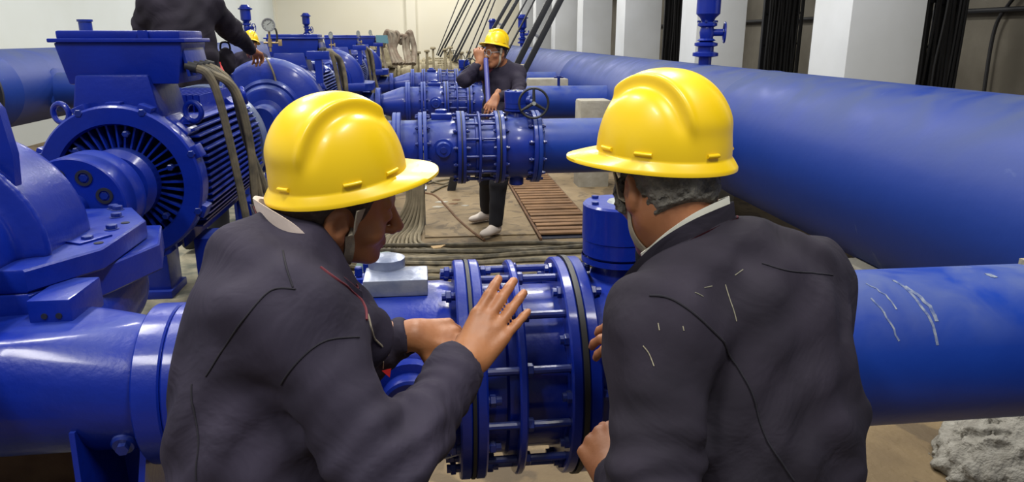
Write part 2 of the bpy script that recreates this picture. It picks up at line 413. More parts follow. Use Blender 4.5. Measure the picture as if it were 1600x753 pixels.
# ---- air release valves standing on the headers
def air_valve():
    t = thing('air_valve', '', 'air valve', (0, 0, 0), 'air release valves on the headers')
    MB().lathe([(0, 0), (.05, 0), (.05, .07), (.1, .08), (.1, .105), (.062, .115), (.062, .15), (.09, .16), (.09, .18), (.05, .19)], (0, 0, 0), (0, 0, 1), 24).obj('base_flange', M['blue'], t)
    MB().lathe([(.05, .19), (.075, .2), (.05, .215), (.058, .26), (.05, .30), (.075, .31), (.075, .33), (.045, .34)], (0, 0, 0), (0, 0, 1), 24).cyl((0, 0, .26), (.12, -.03, .26), .028, 14).obj('gate_valve', M['blue'], t)
    h = MB().torus((.13, -.035, .26), (.96, -.28, 0), .075, .008, 26, 8)
    for a in range(3):
        an = a * 2.09 + .4; u = nrm(np.cross((0, 0, 1), (.96, -.28, 0))); d = u * math.cos(an) + V(0, 0, 1) * math.sin(an)
        h.tube([V(.13, -.035, .26), V(.13, -.035, .26) + d * .075], .006, 6)
    h.obj('handwheel', M['blue'], t)
    for k in range(6):
        a = k * math.pi / 3; MB().hexa((math.cos(a) * .075, math.sin(a) * .075, .335), (0, 0, 1), .01, .016).obj('bolt', M['boltblue'], t)
    MB().lathe([(.045, .34), (.06, .37), (.092, .40), (.092, .57), (.125, .58), (.125, .60), (.095, .605), (.095, .62), (.06, .66), (0, .66)], (0, 0, 0), (0, 0, 1), 28).obj('float_chamber', M['blue'], t)
    return t
av = air_valve(); av.location = (2.77, 7.15, HZ + HR - .02)
av['label'] = 'blue air release valve with handwheel on the big header in front of a white column'
p0 = av.location.copy()
avl = [((2.77, 21.2, HZ + HR - .02), 1.35, 'blue air release valve on the big header behind the standing worker by the ladders'),
       ((2.77, 30.6, HZ + HR - .02), 1.5, 'small blue air release valve on the big header farthest away'),
       ((-4.65, 20.6, SZ + SR - .02), 1.45, 'blue air release valve on the left header beside the pressure gauge'),
       ((-4.65, 30.8, SZ + SR - .02), 1.6, 'small blue air release valve against the cream end wall left of centre')]
for loc, sc, lb in avl:
    c = copy_tree(av, loc, lb); c.scale = (sc,) * 3
av.scale = (1.25,) * 3

# ---- cable gallery behind the columns
random.seed(11)
def riser(x, y, w, n, lab, z1=4.1, lean=0.):
    t = thing('cable_riser', lab, 'cables', (x, y, 0), None)
    for s in (-1, 1): MB().box((s * w / 2, 0, z1 / 2), (.03, .06, z1), .004).obj('tray_rail', M['black_steel'], t)
    for k in range(9): MB().box((0, .02, .25 + k * .45), (w, .03, .03)).obj('rung', M['black_steel'], t)
    MB().box((0, .06, z1 / 2), (w - .02, .012, z1), .002).obj('back_plate', M['black'], t)
    for k in range(n):
        xx = -w / 2 + .04 + (w - .08) * k / max(n - 1, 1)
        MB().tube(spline([(xx + random.uniform(-.02, .02), -.04 - random.uniform(0, .05), z) for z in np.linspace(.02, z1 - .05, 7)], 5), random.uniform(.014, .022), 7).obj('cable', M['black'], t)
riser(4.98, 7.25, .55, 12, 'wide ladder of black vertical cables in the recess right of the nearest column')
riser(5.55, 7.45, .32, 7, 'narrow ladder of black vertical cables right of the wide one')
riser(5.4, 10.9, .6, 12, 'black vertical cable ladder in the recess left of the nearest column')
riser(4.95, 14.4, .5, 9, 'black cable ladder in the farthest visible recess')
for i, (yy, zz, rr) in enumerate(((0, 1.98, .03), (0, .95, .02))):
    c = MB().cyl((6.22, -.5, zz), (6.22, 20, zz), rr, 10).obj('wall_conduit', M['black_steel'])
    tag(c, ['dark horizontal conduit high on the bare concrete wall', 'dark horizontal conduit low on the bare concrete wall'][i], 'conduit')
c = MB().tube(spline([(6.23, 7.6, .9), (6.23, 7.62, 1.7), (6.23, 7.5, 2.0), (6.23, 7.2, 2.25), (6.23, 6.6, 2.5)], 6), .02, 8).obj('loose_cable', M['black'])
tag(c, 'loose black cable curving up the bare wall at the right edge', 'cable')
for i in range(3):
    c = MB().tube(spline([(5.95, 10.6 - i * .12, 2.6), (5.9 - i * .1, 10.4 - i * .15, 1.9), (5.92, 10.3, 1.5 - i * .1), (5.95, 10.6, 1.0)], 6), .018, 7).obj('loose_cable', M['black'])
    tag(c, 'looped black cable hanging beside the cable ladder in the second recess', 'cable', 'looped cables in the second recess')

# ---- inclined black cable ladders rising to the right
def incl(a, b, w, th, lab, rungs=True, name='inclined_ladder', cat='steel ladder'):
    a = np.asarray(a, float); b = np.asarray(b, float); t = thing(name, lab, cat, tuple(a)); d = b - a; L = np.linalg.norm(d); dn = d / L
    s = nrm(np.cross(dn, (0, 1, 0)))
    rot = Matrix((tuple(s), (0, 1, 0), tuple(dn))).transposed()
    for q in (-1, 1): MB().box(tuple(d / 2 + s * q * w / 2), (th, .06, L), .003, rot).obj('rail', M['black_steel'], t)
    if rungs:
        for k in range(1, int(L / .55)):
            MB().box(tuple(dn * k * .55), (w, .03, .03), .002, rot).obj('rung', M['steel'], t)
a, b = at(800, 132, 7.6), at(870, -6, 7.6); incl(a, b + (b - a) * .5, .10, .06, 'widest black steel ladder leaning up to the right behind the standing worker')
a, b = at(752, 88, 11.3), at(806, -6, 11.3); incl(a, b + (b - a) * .5, .10, .05, 'black steel ladder leaning up to the right above the standing worker\'s helmet')
a, b = at(708, 96, 15.1), at(759, -6, 15.1); incl(a, b + (b - a) * .5, .055, .035, 'narrow black steel ladder leaning up to the right, third from the columns', False)
a, b = at(686, 88, 18.8), at(734, -6, 18.8); incl(a, b + (b - a) * .5, .06, .04, 'narrow black steel ladder leaning up to the right, farthest from the columns', False)
for i, (x0, y0, x1, Y_) in enumerate(((778, 110, 838, 8.6), (770, 95, 826, 9.6), (736, 94, 776, 12.6), (728, 92, 769, 13.5), (682, 86, 719, 17.), (699, 86, 743, 16.2))):
    a, b = at(x0, y0, Y_), at(x1, -6, Y_)
    c = MB().cyl((0, 0, 0), (b - a) * 1.4, .011, 8).obj('stay_rod', M['black_steel'], None, tuple(a))
    tag(c, ['thin black stay rod just left of the widest ladder', 'thin black stay rod right of the worker\'s helmet', 'thin black stay rod left of the worker\'s helmet',
            'thin black stay rod second left of the worker\'s helmet', 'leftmost thin black stay rod against the cream wall', 'thin black stay rod right of the farthest ladder'][i], 'rod', 'thin stay rods')
# ---------------------------------------------------------------- pump sets
PX = -1.14; SHZ = 1.17
def plinth(i, yy):
    L = 3.35 if i == 0 else 3.0; o = MB().box((0, 0, .21), (1.15, L, .42), .015).obj('concrete_plinth', M['plinth'], None, (PX - .12, yy + L / 2 - .5, 0))
    tag(o, ['stained concrete plinth under the nearest pump', 'concrete plinth under the second pump', 'concrete plinth under the third pump',
            'concrete plinth under the fourth pump', 'concrete plinth under the first dusty beige pump', 'concrete plinth under the farthest beige pump'][i], 'plinth', 'pump plinths')
YC = [1.67 + 3.75 * i for i in range(6)]
for i, yy in enumerate(YC): plinth(i, yy + (.15 if i == 0 else 0))
bb = thing('base_beam', 'rusty steel channel beam lying on the plinth under the nearest pump', 'steel beam', (-1.3, 2.02, .42))
MB().box((0, 0, .07), (1.1, .012, .14), .002).obj('web', M['rust'], bb)
for z in (.006, .134): MB().box((0, .03, z), (1.1, .07, .012), .002).obj('beam_flange', M['rust'], bb)

# nearest pump, horizontally split
pm = thing('split_case_pump', 'glossy blue split-case pump at the left edge with domed casing and bolted flange', 'pump', (-1.25, 1.67, 0), 'pump sets along the hall')
def f_low(p):
    d = rc(p, (0, .18, 1.06), (0, .62, 1.06), .30, .27)
    d = smin(d, rc(p, (0, -.45, 1.06), (0, .1, 1.06), .22, .28), .1)
    d = smin(d, rc(p, (.02, .06, .95), (.60, .0, .90), .215, .150), .06)
    d = smin(d, rc(p, (-.5, .05, .9), (0, .05, .98), .20, .22), .10)
    d = smin(d, rc(p, (.10, -.05, .86), (.56, -.01, .865), .095, .105), .02)
    d = smin(d, rc(p, (.20, .28, .94), (.20, .56, .96), .19, .17), .06)
    return np.maximum(np.maximum(d, p[:, 2] - 1.06), p[:, 0] - .60)
net_obj('lower_casing', f_low, (-.75, -.7, .6), (.66, .95, 1.1), .010, M['blue'], pm, 2)
def f_up(p):
    q = np.sqrt(p[:, 0] ** 2 + (p[:, 2] - SHZ) ** 2)
    A = smax(q - .285, np.abs(p[:, 1] - .33) - .15, .03)
    B = smax(q - .235, np.abs(p[:, 1] + .02) - .42, .06)
    d = smin(A, B, .035)
    d = smin(d, smax(q - .302, np.abs(p[:, 1] - .20) - .012, .01), .012)
    return np.maximum(d, 1.165 - p[:, 2])
net_obj('upper_casing', f_up, (-.4, -.55, 1.15), (.4, .6, 1.52), .009, M['blue'], pm, 2)
poly = [(.297, .735), (.398, .56), (.399, .25), (.295, .075), (.2, .07), (.2, -.55), (-.4, -.55), (-.45, .2), (-.4, .6), (-.3, .735)]
MB().prism(poly, 1.112, 1.17, .005).obj('upper_flange', M['blue'], pm)
poly2 = [(.38, .73), (.45, .50), (.385, .295), (.295, .075), (.2, .06), (.2, -.55), (-.4, -.55), (-.45, .2), (-.4, .6), (-.3, .73)]
MB().prism(poly2, 1.03, 1.11, .005).obj('lower_flange', M['blue'], pm)
lg = MB().box((.365, .10, 1.075), (.095, .17, .078), .006).obj('pad_lug', M['blue'], pm)
for dx in (-.012, .02): MB().cyl((.365 + dx, .02, 1.075), (.365 + dx, .012, 1.075), .007, 12).obj('tapped_hole', M['hole'], lg)
for x, y in ((.265, .70), (.245, .72), (.08, .13), (.14, .13), (.0, .13), (.33, .33), (.345, .45), (-.1, .13), (.3, .6)):
    b_ = MB().cyl((0, 0, 0), (0, 0, .004), .02, 16).hexa((0, 0, .004), (0, 0, 1), .015, .012).obj('bolt', M['boltblue'], pm, (x, y, 1.168))
for x, y in ((.17, .16), (.355, .52), (.37, .3)): MB().cyl((x, y, 1.1705), (x, y, 1.172), .012, 14).obj('bolt_hole', M['hole'], pm)
MB().box((.33, .34, 1.173), (.055, .10, .006), .002, Matrix.Rotation(-.5, 3, 'Z')).obj('name_plate', M['blue'], pm)
# lifting lug
lp = [(.0, 1.38), (.225, 1.31), (.235, 1.42), (.223, 1.53), (.21, 1.55), (.11, 1.555), (.05, 1.50), (0, 1.47)]
m = MB(); hole = [(.12 + .022 * math.cos(a), 1.50 + .026 * math.sin(a)) for a in np.linspace(0, 2 * math.pi, 13)[:-1]]
m.slab([(x, .23, z) for x, z in lp], V(0, .03, 0)); m.obj('lifting_lug', M['blue'], pm)
MB().cyl((.168, .228, 1.505), (.168, .262, 1.505), .020, 18).obj('lug_eye', M['plinth'], pm)
# discharge nozzle flange, drain plug and foot
def xflange(parent, x, r, t, y=0, z=.9, name='flange', mat='blue', seg=56, hub=None):
    h = hub or r * .78
    return MB().lathe([(0, -t / 2), (r - .004, -t / 2), (r, -t / 2 + .004), (r, t / 2 - .004), (r - .004, t / 2), (0, t / 2)], (0, 0, 0), (1, 0, 0), seg).obj(name, M[mat], parent, (x, y, z))
xflange(pm, .625, .190, .060, name='nozzle_flange')
MB().cyl((.545, -.08, .83), (.548, -.138, .812), .028, 20, bev=.005).cyl((.548, -.135, .812), (.55, -.152, .81), .014, 6).obj('drain_plug', M['boltblue'], pm)
MB().slab([(.445, -.15, .86), (.455, -.20, .42), (.455, .22, .42), (.445, .2, .86)], V(.012, 0, 0)).obj('foot_web', M['blue'], pm)
MB().slab([(.585, -.13, .83), (.535, -.2, .42), (.535, .2, .42), (.585, .13, .83)], V(.014, 0, .0)).obj('foot_web', M['blue'], pm)
MB().slab([(.45, .05, .85), (.59, .05, .82), (.54, .05, .42), (.46, .05, .42)], V(0, .014, 0)).obj('foot_gusset', M['blue'], pm)
MB().box((.50, 0, .43), (.22, .46, .024), .003).obj('foot_plate', M['blue'], pm)
for y, s in ((.58, 1), (-.75, -1)):
    MB().lathe([(0, -.12), (.09, -.12), (.11, -.1), (.11, .1), (.09, .12), (0, .12)], (0, y, 1.1), (0, 1, 0), 28).box((0, y, .76), (.14, .16, .68), .01).obj('bearing_housing', M['blue'], pm)
MB().cyl((.0, .4, SHZ - .07), (.03, .722, SHZ - .06), .03, 16).obj('shaft', M['steel'], pm)
for i, (x, y) in enumerate(((-.3, -.45), (-.3, .55))): MB().box((x, y, .73), (.1, .14, .62), .008).obj('leg', M['blue'], pm)

# canonical pump of the farther sets: round-ended casing seen from its end
def far_pump():
    t = thing('pump', '', 'pump', (0, 0, 0), 'pump sets along the hall')
    MB().lathe([(.0, -.34), (.15, -.34), (.17, -.33), (.19, -.28), (.205, -.285), (.22, -.27), (.225, -.24), (.325, -.22), (.345, -.205), (.36, -.17), (.36, -.1), (.345, -.05), (.33, .2), (.26, .34), (.12, .38), (0, .38)],
               (0, 0, SHZ + .03), (0, 1, 0), 64).obj('volute', M['blue_far'], t)
    MB().lathe([(0, -.52), (.085, -.52), (.1, -.50), (.1, -.36), (.125, -.35), (.125, -.33)], (0, 0, SHZ), (0, 1, 0), 32).obj('bearing_housing', M['blue_far'], t)
    MB().lathe([(0, .62), (.085, .62), (.1, .60), (.1, .4), (.12, .38), (.12, .36)], (0, 0, SHZ), (0, 1, 0), 32).obj('bearing_housing', M['blue_far'], t)
    MB().prism([(-.46, -.2), (-.38, -.32), (.38, -.32), (.46, -.2), (.46, .25), (.36, .36), (-.36, .36), (-.46, .25)], 1.08, 1.17, .006).obj('split_flange', M['blue_far'], t)
    MB().lathe([(.16, 0), (.15, .2), (.14, .48), (.2, .48), (.2, .54), (0, .54)], (0, 0, .9), (1, 0, 0), 32).obj('discharge_nozzle', M['blue_far'], t)
    MB().lathe([(.16, 0), (.15, .2), (.16, .55), (.22, .55), (.22, .6), (0, .6)], (0, 0, .9), (-1, 0, 0), 32).obj('suction_nozzle', M['blue_far'], t)
    for sx in (-1, 1): MB().box((sx * .25, 0, .66), (.12, .4, .5), .01).obj('leg', M['blue_far'], t)
    MB().tube(spline([(-.02, -.12, SHZ + .39), (.02, -.22, SHZ + .37), (.06, -.25, SHZ + .26), (.08, -.3, SHZ + .1), (.06, -.4, SHZ + .04)], 6), .007, 7).obj('seal_tube', M['cable'], t)
    MB().box((.30, .15, SHZ + .40), (.16, .05, .06), .005).box((.30, .15, SHZ + .3), (.05, .04, .2)).obj('lifting_lug', M['blue_far'], t)
    return t
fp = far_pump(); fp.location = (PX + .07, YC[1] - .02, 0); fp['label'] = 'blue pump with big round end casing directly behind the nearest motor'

M['cowl'] = node_mat('cowl_highlight_tint', (.16, .20, .31), .3, .35, noise=(12, (.07, .10, .24), .7))  # pale tone paints a lamp highlight onto the fan cowl
# motor
def motor():
    t = thing('electric_motor', '', 'motor', (0, 0, 0), 'motors along the hall'); z = SHZ
    MB().lathe([(.218, .02), (.225, 0), (.283, 0), (.29, .008), (.292, .055), (.285, .07), (.285, .10), (.218, .10)], (0, 0, z), (0, 1, 0), 72).obj('end_shield', M['blue'], t)
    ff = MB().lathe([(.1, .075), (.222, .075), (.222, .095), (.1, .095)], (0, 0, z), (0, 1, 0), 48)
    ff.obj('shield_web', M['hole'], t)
    m = MB()
    for k in range(40):
        a = 2 * math.pi * k / 40; d = V(math.cos(a), 0, math.sin(a)); n_ = V(-math.sin(a), 0, math.cos(a))
        m.slab([V(0, .03, z) + d * .12 - n_ * .0035, V(0, .03, z) + d * .222 - n_ * .0035, V(0, .03, z) + d * .222 + n_ * .0035, V(0, .03, z) + d * .12 + n_ * .0035], V(0, .05, 0))
    m.obj('inner_fins', M['blue'], t)
    for k in range(8):
        a = R(22.5 + 45 * k); c = V(.285 * math.cos(a), .05, z + .285 * math.sin(a))
        e = MB().box((0, 0, 0), (.05, .075, .05), .006, Matrix.Rotation(-a, 3, 'Y')).obj('bolt_ear', M['blue'], t, tuple(c))
        MB().hexa((0, -.04, 0), (0, -1, 0), .014, .014).obj('bolt', M['boltblue'], e)
    for k in range(6):
        a = R(60 * k + 18); MB().hexa((.19 * math.cos(a), .03, z + .19 * math.sin(a)), (0, -1, 0), .013, .03).obj('bolt', M['boltblue'], t)
    MB().lathe([(0, .05), (.12, .05), (.135, .03), (.135, -.02), (.11, -.04), (0, -.04)], (0, 0, z), (0, 1, 0), 40).obj('bearing_cap', M['blue'], t)
    cp = MB().lathe([(0, -.40), (.045, -.40), (.045, -.375), (.155, -.375), (.16, -.37), (.16, -.29), (.157, -.285), (.157, -.27), (.16, -.265), (.16, -.20), (.15, -.19), (.09, -.185), (.09, -.06), (.0, -.06)], (0, 0, z), (0, 1, 0), 56).obj('coupling', M['blue'], t)
    for k in range(8):
        a = R(45 * k + 20); c = V(.105 * math.cos(a), -.376, z + .105 * math.sin(a))
        MB().lathe([(.026, .001), (.026, -.004), (.017, -.004), (.017, .001)], tuple(c), (0, 1, 0), 20).obj('coupling_bolt', M['hole'], cp)
        MB().hexa(tuple(c), (0, -1, 0), .013, .004).obj('coupling_bolt', M['boltblue'], cp)
    MB().lathe([(.0, .10), (.238, .10), (.238, 1.08), (0, 1.08)], (0, 0, z), (0, 1, 0), 48).obj('stator_frame', M['blue'], t)
    m = MB()
    for s in (-1, 1):                       # side fins lie flat, stacked from bottom to top
        for k in range(17):
            zz = -.20 + k * .0255
            if abs(zz) > .215: continue
            x0 = math.sqrt(.238 ** 2 - zz ** 2) - .01; x1 = .285 if abs(zz) < .12 else math.sqrt(max(.29 ** 2 - (abs(zz) - .03) ** 2, .02))
            m.box((s * (x0 + x1) / 2, .60, z + zz), (x1 - x0, .93, .006))
    for s in (-1, 1):                       # top and bottom fins stand upright
        for k in range(13):
            xx = -.156 + k * .026; z0 = math.sqrt(.238 ** 2 - xx ** 2) - .01
            if s > 0 and abs(xx) < .16: m.box((xx, .80, z + (z0 + .285) / 2), (.006, .52, .285 - z0))
            else: m.box((xx, .60, z + s * (z0 + .285) / 2), (.006, .93, .285 - z0))
    m.obj('cooling_fins', M['blue'], t)
    MB().lathe([(.245, 1.08), (.29, 1.08), (.294, 1.09), (.294, 1.19), (.28, 1.22), (.1, 1.235), (0, 1.235)], (0, 0, z), (0, 1, 0), 64).obj('fan_cowl', M['cowl'], t)
    for s in (-1, 1):                       # diagonal bosses with lifting eyes
        for yy in (.16, .98):
            a = R(46); c = V(s * .25 * math.cos(a) * 1.05, yy, z + .25 * math.sin(a) * 1.05)
            bs = MB().box(tuple(c), (.10, .16 if yy < .5 else .1, .06), .008, Matrix.Rotation(s * R(44), 3, 'Y')).obj('lifting_boss', M['blue'], t)
            n_ = V(s * math.cos(a), 0, math.sin(a)); MB().cyl(c + n_ * .02, c + n_ * .05, .018, 12).torus(c + n_ * .085, (.35, .9, 0) if yy < .5 else (.9, .3, .2), .036, .0105, 24, 10).obj('lifting_eye', M['blue'], bs)
    for s in (-1, 1):
        for yy in (.25, .95): MB().box((s * .25, yy, .66), (.14, .18, .5), .01).box((s * .27, yy, .44), (.2, .24, .04), .005).obj('foot', M['blue'], t)
    # terminal box on its pedestal
    MB().box((-.005, .22, z + .31), (.255, .30, .17), .01, None, (1.25, 1.05)).box((.0, .055, z + .27), (.055, .05, .06), .006).obj('pedestal', M['blue'], t)
    tb = MB().box((.03, .235, z + .435), (.445, .31, .15), .008, None, (.87, .94)).obj('terminal_box', M['blue'], t)
    MB().box((.03, .235, z + .517), (.475, .335, .014), .004).box((.03, .235, z + .537), (.43, .29, .03), .008).obj('box_lid', M['blue'], tb)
    MB().box((.12, .082, z + .537), (.035, .012, .03), .002).box((.09, .078, z + .385), (.018, .012, .01), .002).obj('lid_catch', M['blue'], tb)
    MB().box((.25, .235, z + .44), (.012, .26, .11), .003, Matrix.Rotation(R(-9), 3, 'Y')).obj('gland_plate', M['blue_far'], tb)
    for k in range(4): MB().cyl((.245, .12 + k * .075, z + .425), (.285, .12 + k * .075, z + .415), .019, 14).obj('cable_gland', M['black'], tb)
    return t
m1 = motor(); m1.location = (PX, 2.80, 0); m1['label'] = 'big finned blue motor with terminal box and round coupling at the left foreground'
mots = [m1]; pumps = [fp]
lab_m = ['finned blue motor behind the second pump beside the pressure gauge', 'blue motor third from the camera with hanging cables', 'blue motor fourth from the camera with teal sheet on its box',
         'first dust-covered beige motor wrapped in brown hoses', 'farthest beige motor near the cream end wall']
lab_p = ['blue pump with round casing third from the camera', 'blue pump with round casing fourth from the camera', 'first dust-covered beige pump beyond the blue ones', 'farthest beige pump near the cream end wall']
BG = {M['blue']: M['beige'], M['blue_far']: M['beige'], M['boltblue']: M['beige'], M['black']: M['hose'], M['pipe']: M['beige'], M['cowl']: M['beige']}
for i in range(1, 6):
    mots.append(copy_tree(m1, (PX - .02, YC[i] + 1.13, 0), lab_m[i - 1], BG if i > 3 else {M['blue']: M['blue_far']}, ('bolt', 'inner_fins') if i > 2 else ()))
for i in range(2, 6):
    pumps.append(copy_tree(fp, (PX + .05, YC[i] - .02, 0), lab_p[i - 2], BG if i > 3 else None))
sheet = MB().slab([at(587, 55, 14.0), at(604, 55, 14.0), at(606, 68, 14.0), at(588, 66, 14.0)], V(.0, .35, .0)).obj('plastic_sheet', M['teal'])
tag(sheet, 'small teal plastic sheet draped on the fourth motor\'s terminal box', 'plastic sheet')
# cables out of the terminal boxes down to the floor
random.seed(3)
def motor_cables(mx, my, i, n, mat, lab, r=.0155):
    for k in range(n):
        x = mx + .285; y = my + .12 + k * .055; z = SHZ + .415; j = random.uniform(-.012, .012)
        c = MB().tube(spline([(x, y, z), (x + .035, y + .0, z - .02), (x + .060 + .018 * ((k * 3) % n), y + .02, z - .10 + .012 * (k % 2)), (x + .085 + .020 * ((k * 3) % n), y + .04 + j, z - .30), (x + .12 + .02 * k + j, y + .05, z - .62),
                             (x + .17 + .02 * k, y + .05 + j, .35), (x + .24 + .025 * k, y + .06, .06), (x + .45, y + .1 + j, .02 + .0 * k)], 8), r, 9).obj('motor_cable', M[mat])
        tag(c, lab, 'cable', 'cables of motor %s' % 'abcdef'[i])
motor_cables(PX, 2.80, 0, 4, 'cable', 'thick dusty cable hanging from the nearest motor\'s terminal box')
motor_cables(PX, YC[1] + 1.13, 1, 4, 'cable', 'dark cable hanging from the second motor\'s terminal box', .018)
motor_cables(PX, YC[2] + 1.13, 2, 4, 'cable', 'dark cable hanging from the third motor\'s terminal box', .018)
motor_cables(PX, YC[3] + 1.13, 3, 3, 'hose', 'cable hanging from the fourth motor\'s terminal box', .02)
motor_cables(PX, YC[4] + 1.13, 4, 4, 'hose', 'brown cable hanging from the first beige motor', .028)
for k in range(7):
    a = at(598 + 7 * k, 52 + random.uniform(-1, 3), 15.2); b_ = at(606 + 6 * k, 78, 15.2); c_ = at(616 + 5 * k, 100, 15.0)
    e = at(590 + 7 * k, 66, 15.3)
    e[2] += random.uniform(-.1, .1); a[2] += random.uniform(-.12, .06); b_[0] += random.uniform(-.1, .1)
    c = MB().tube(spline([e, a, at(604 + 6.5 * k, 58, 15.2), b_, c_], 8), random.uniform(.03, .06), 8).obj('looped_hose', M['hose'])
    tag(c, 'brown grey hose looped over the dusty beige machines', 'hose', 'hoses looped over the beige machines')

# gauges
def gauge(small=False):
    t = thing('pressure_gauge', '', 'gauge', (0, 0, 0), 'pressure gauges on the pumps')
    MB().cyl((0, 0, 0), (0, 0, .16), .009, 10).cyl((0, 0, .04), (0, 0, .10), .016, 12).cyl((-.05, 0, .07), (.07, 0, .07), .009, 10).obj('stem', M['brass'], t)
    MB().box((.08, 0, .07), (.03, .014, .05), .003).obj('cock_handle', M['brass'], t)
    MB().lathe([(0, -.025), (.05, -.025), (.053, -.02), (.053, .02), (.045, .02), (.045, .012), (0, .012)], (0, 0, .21), (.15, -1, 0), 32).obj('case', M['steel' if not small else 'black'], t)
    f = MB().cyl(V(0, 0, .21) + nrm((.15, -1, 0)) * .0125, V(0, 0, .21) + nrm((.15, -1, 0)) * .0145, .044, 28).obj('dial', M['dialface'], t)
    m = MB(); c0 = V(0, 0, .21) + nrm((.15, -1, 0)) * .0155; u = nrm(np.cross((0, 0, 1), (.15, -1, 0)))
    for k in range(9):
        an = R(-45 + 33.75 * k); d = u * math.cos(an) + V(0, 0, 1) * math.sin(an); m.tube([c0 + d * .033, c0 + d * .04], .0012, 4)
    m.tube([c0 - u * .01, c0 + nrm(u * .7 + V(0, 0, .7)) * .03], .0014, 5); m.obj('needle_and_ticks', M['black'], f)
    MB().tube(spline([(.03, 0, .20), (.055, 0, .17), (.06, .0, .11), (.05, 0, .075)], 6), .008, 7).obj('hose', M['black'], t)
    return t
gz = SHZ + .37
g1 = gauge(); g1.location = tuple(at(423, 80, 5.35)); g1['label'] = 'round pressure gauge on a brass stem above the second pump'
g1.location.z = 1.60; g1.scale = (.85,) * 3
for (x, y, lb, s) in ((517, YC[2], 'small gauge on a stem above the third pump', 1.0), (560, YC[3], 'small gauge on a stem above the fourth pump', 1.2), (579, YC[4], 'small gauge above the first beige pump', 1.4)):
    p = at(x, 60, y - .1); copy_tree(g1, (p[0], y - .1, 1.55), lb).scale = (.5 * s, .5 * s, .8 * s)

# ---------------------------------------------------------------- discharge lines
LZ, LR = .90, .206
def pbolt(parent, x0, x1, n, r, y=0, z=LZ, a0=0., rr=.0145, rod=.010, name='bolt', skip=()):
    L = x1 - x0; me = MB().cyl((-.022, 0, 0), (L + .026, 0, 0), rod, 10).hexa((-.013, 0, 0), (1, 0, 0), rr, .013).hexa((L, 0, 0), (1, 0, 0), rr, .014).mesh(name, M['boltblue'])
    for k in range(n):
        a = a0 + 2 * math.pi * k / n; o = bpy.data.objects.new(name, me); COL.objects.link(o); o.parent = parent
        o.location = (x0, y + r * math.cos(a), z + r * math.sin(a)); o.rotation_euler = (a, 0, 0)
def check_valve(x0, x1, Yc, near):
    """body between flange faces x0 and x1, local x about the unit"""
    t = thing('check_valve', '', 'check valve', (x0, Yc, 0), 'check valves of the discharge lines'); L = x1 - x0; m_ = 'blue' if near else 'blue_far'
    MB().lathe([(0, 0), (LR, 0), (LR + .012, L * .15), (LR + .014, L * .85), (LR, L), (0, L)], (0, 0, LZ), (1, 0, 0), 56).obj('body', M[m_], t)
    xflange(t, .014, .27, .028, 0, LZ, mat=m_); xflange(t, L - .014, .27, .028, 0, LZ, mat=m_)
    MB().box((L * .5 + (.025 if near else 0), -.0, LZ + LR + .028), (min(L * .62, .15), .11, .04), .004).lathe([(.045, 0), (.045, .05), (.03, .055), (0, .055)], (L * .5, .06, LZ + LR + .02), (0, 0, 1), 24).obj('top_pad', M['steel_blue' if near else m_], t)
    cx, cz, k = (.245, LZ + .03, 1.15) if near else (L * .52, LZ + .02, 1.)
    cv = MB().lathe([(0, .05), (.05 * k, .05), (.055 * k, .045), (.058 * k, .012), (.075 * k, .01), (.075 * k, -.04), (0, -.04)], (cx, -LR - .0, cz), (0, -1, 0), 32).obj('side_cover', M[m_], t)
    MB().lathe([(0, .062), (.022, .062), (.024, .05)], (cx, -LR, cz), (0, -1, 0), 16).obj('cover_plug', M['boltblue'], cv)
    return t
def dismantling_joint(x0, xr, x1, Yc, near, xl):
    t = thing('dismantling_joint', '', 'pipe joint', (x0, Yc, 0), 'dismantling joints of the discharge lines'); m_ = 'blue' if near else 'blue_far'
    L = x1 - x0; r_ = xr - x0
    MB().lathe([(0, 0), (LR + .006, 0), (LR + .006, r_ - .03), (LR + .022, r_ - .025), (LR + .022, r_), (LR - .004, r_), (LR - .004, L), (0, L)], (0, 0, LZ), (1, 0, 0), 56).obj('sleeve', M[m_], t)
    xflange(t, .013, .27, .026, 0, LZ, mat=m_)
    MB().lathe([(LR, -.006), (.262, -.006), (.266, -.002), (.266, .008), (.262, .012), (LR, .012)], (r_, 0, LZ), (1, 0, 0), 56).obj('gland_ring', M[m_], t)
    xflange(t, L - .013, .27, .026, 0, LZ, mat=m_)
    MB().lathe([(.25, L), (.274, L), (.274, L + .012), (.25, L + .012)], (0, 0, LZ), (1, 0, 0), 56).obj('gasket', M['black'], t)
    MB().lathe([(.25, -.008), (.271, -.008), (.271, 0), (.25, 0)], (0, 0, LZ), (1, 0, 0), 56).obj('gasket', M['black'], t)
    pbolt(t, .026, L - .026, 12, .243, 0, LZ, R(8), rod=.0095, name='tie_rod')
    pbolt(t, -.045, .03, 12, .243, 0, LZ, R(23), name='bolt')
    for k in range(12):
        a = R(8) + 2 * math.pi * k / 12
        MB().hexa((r_ + .012, .243 * math.cos(a), LZ + .243 * math.sin(a)), (1, 0, 0), .016, .014).obj('nut', M['boltblue'], t)
    return t
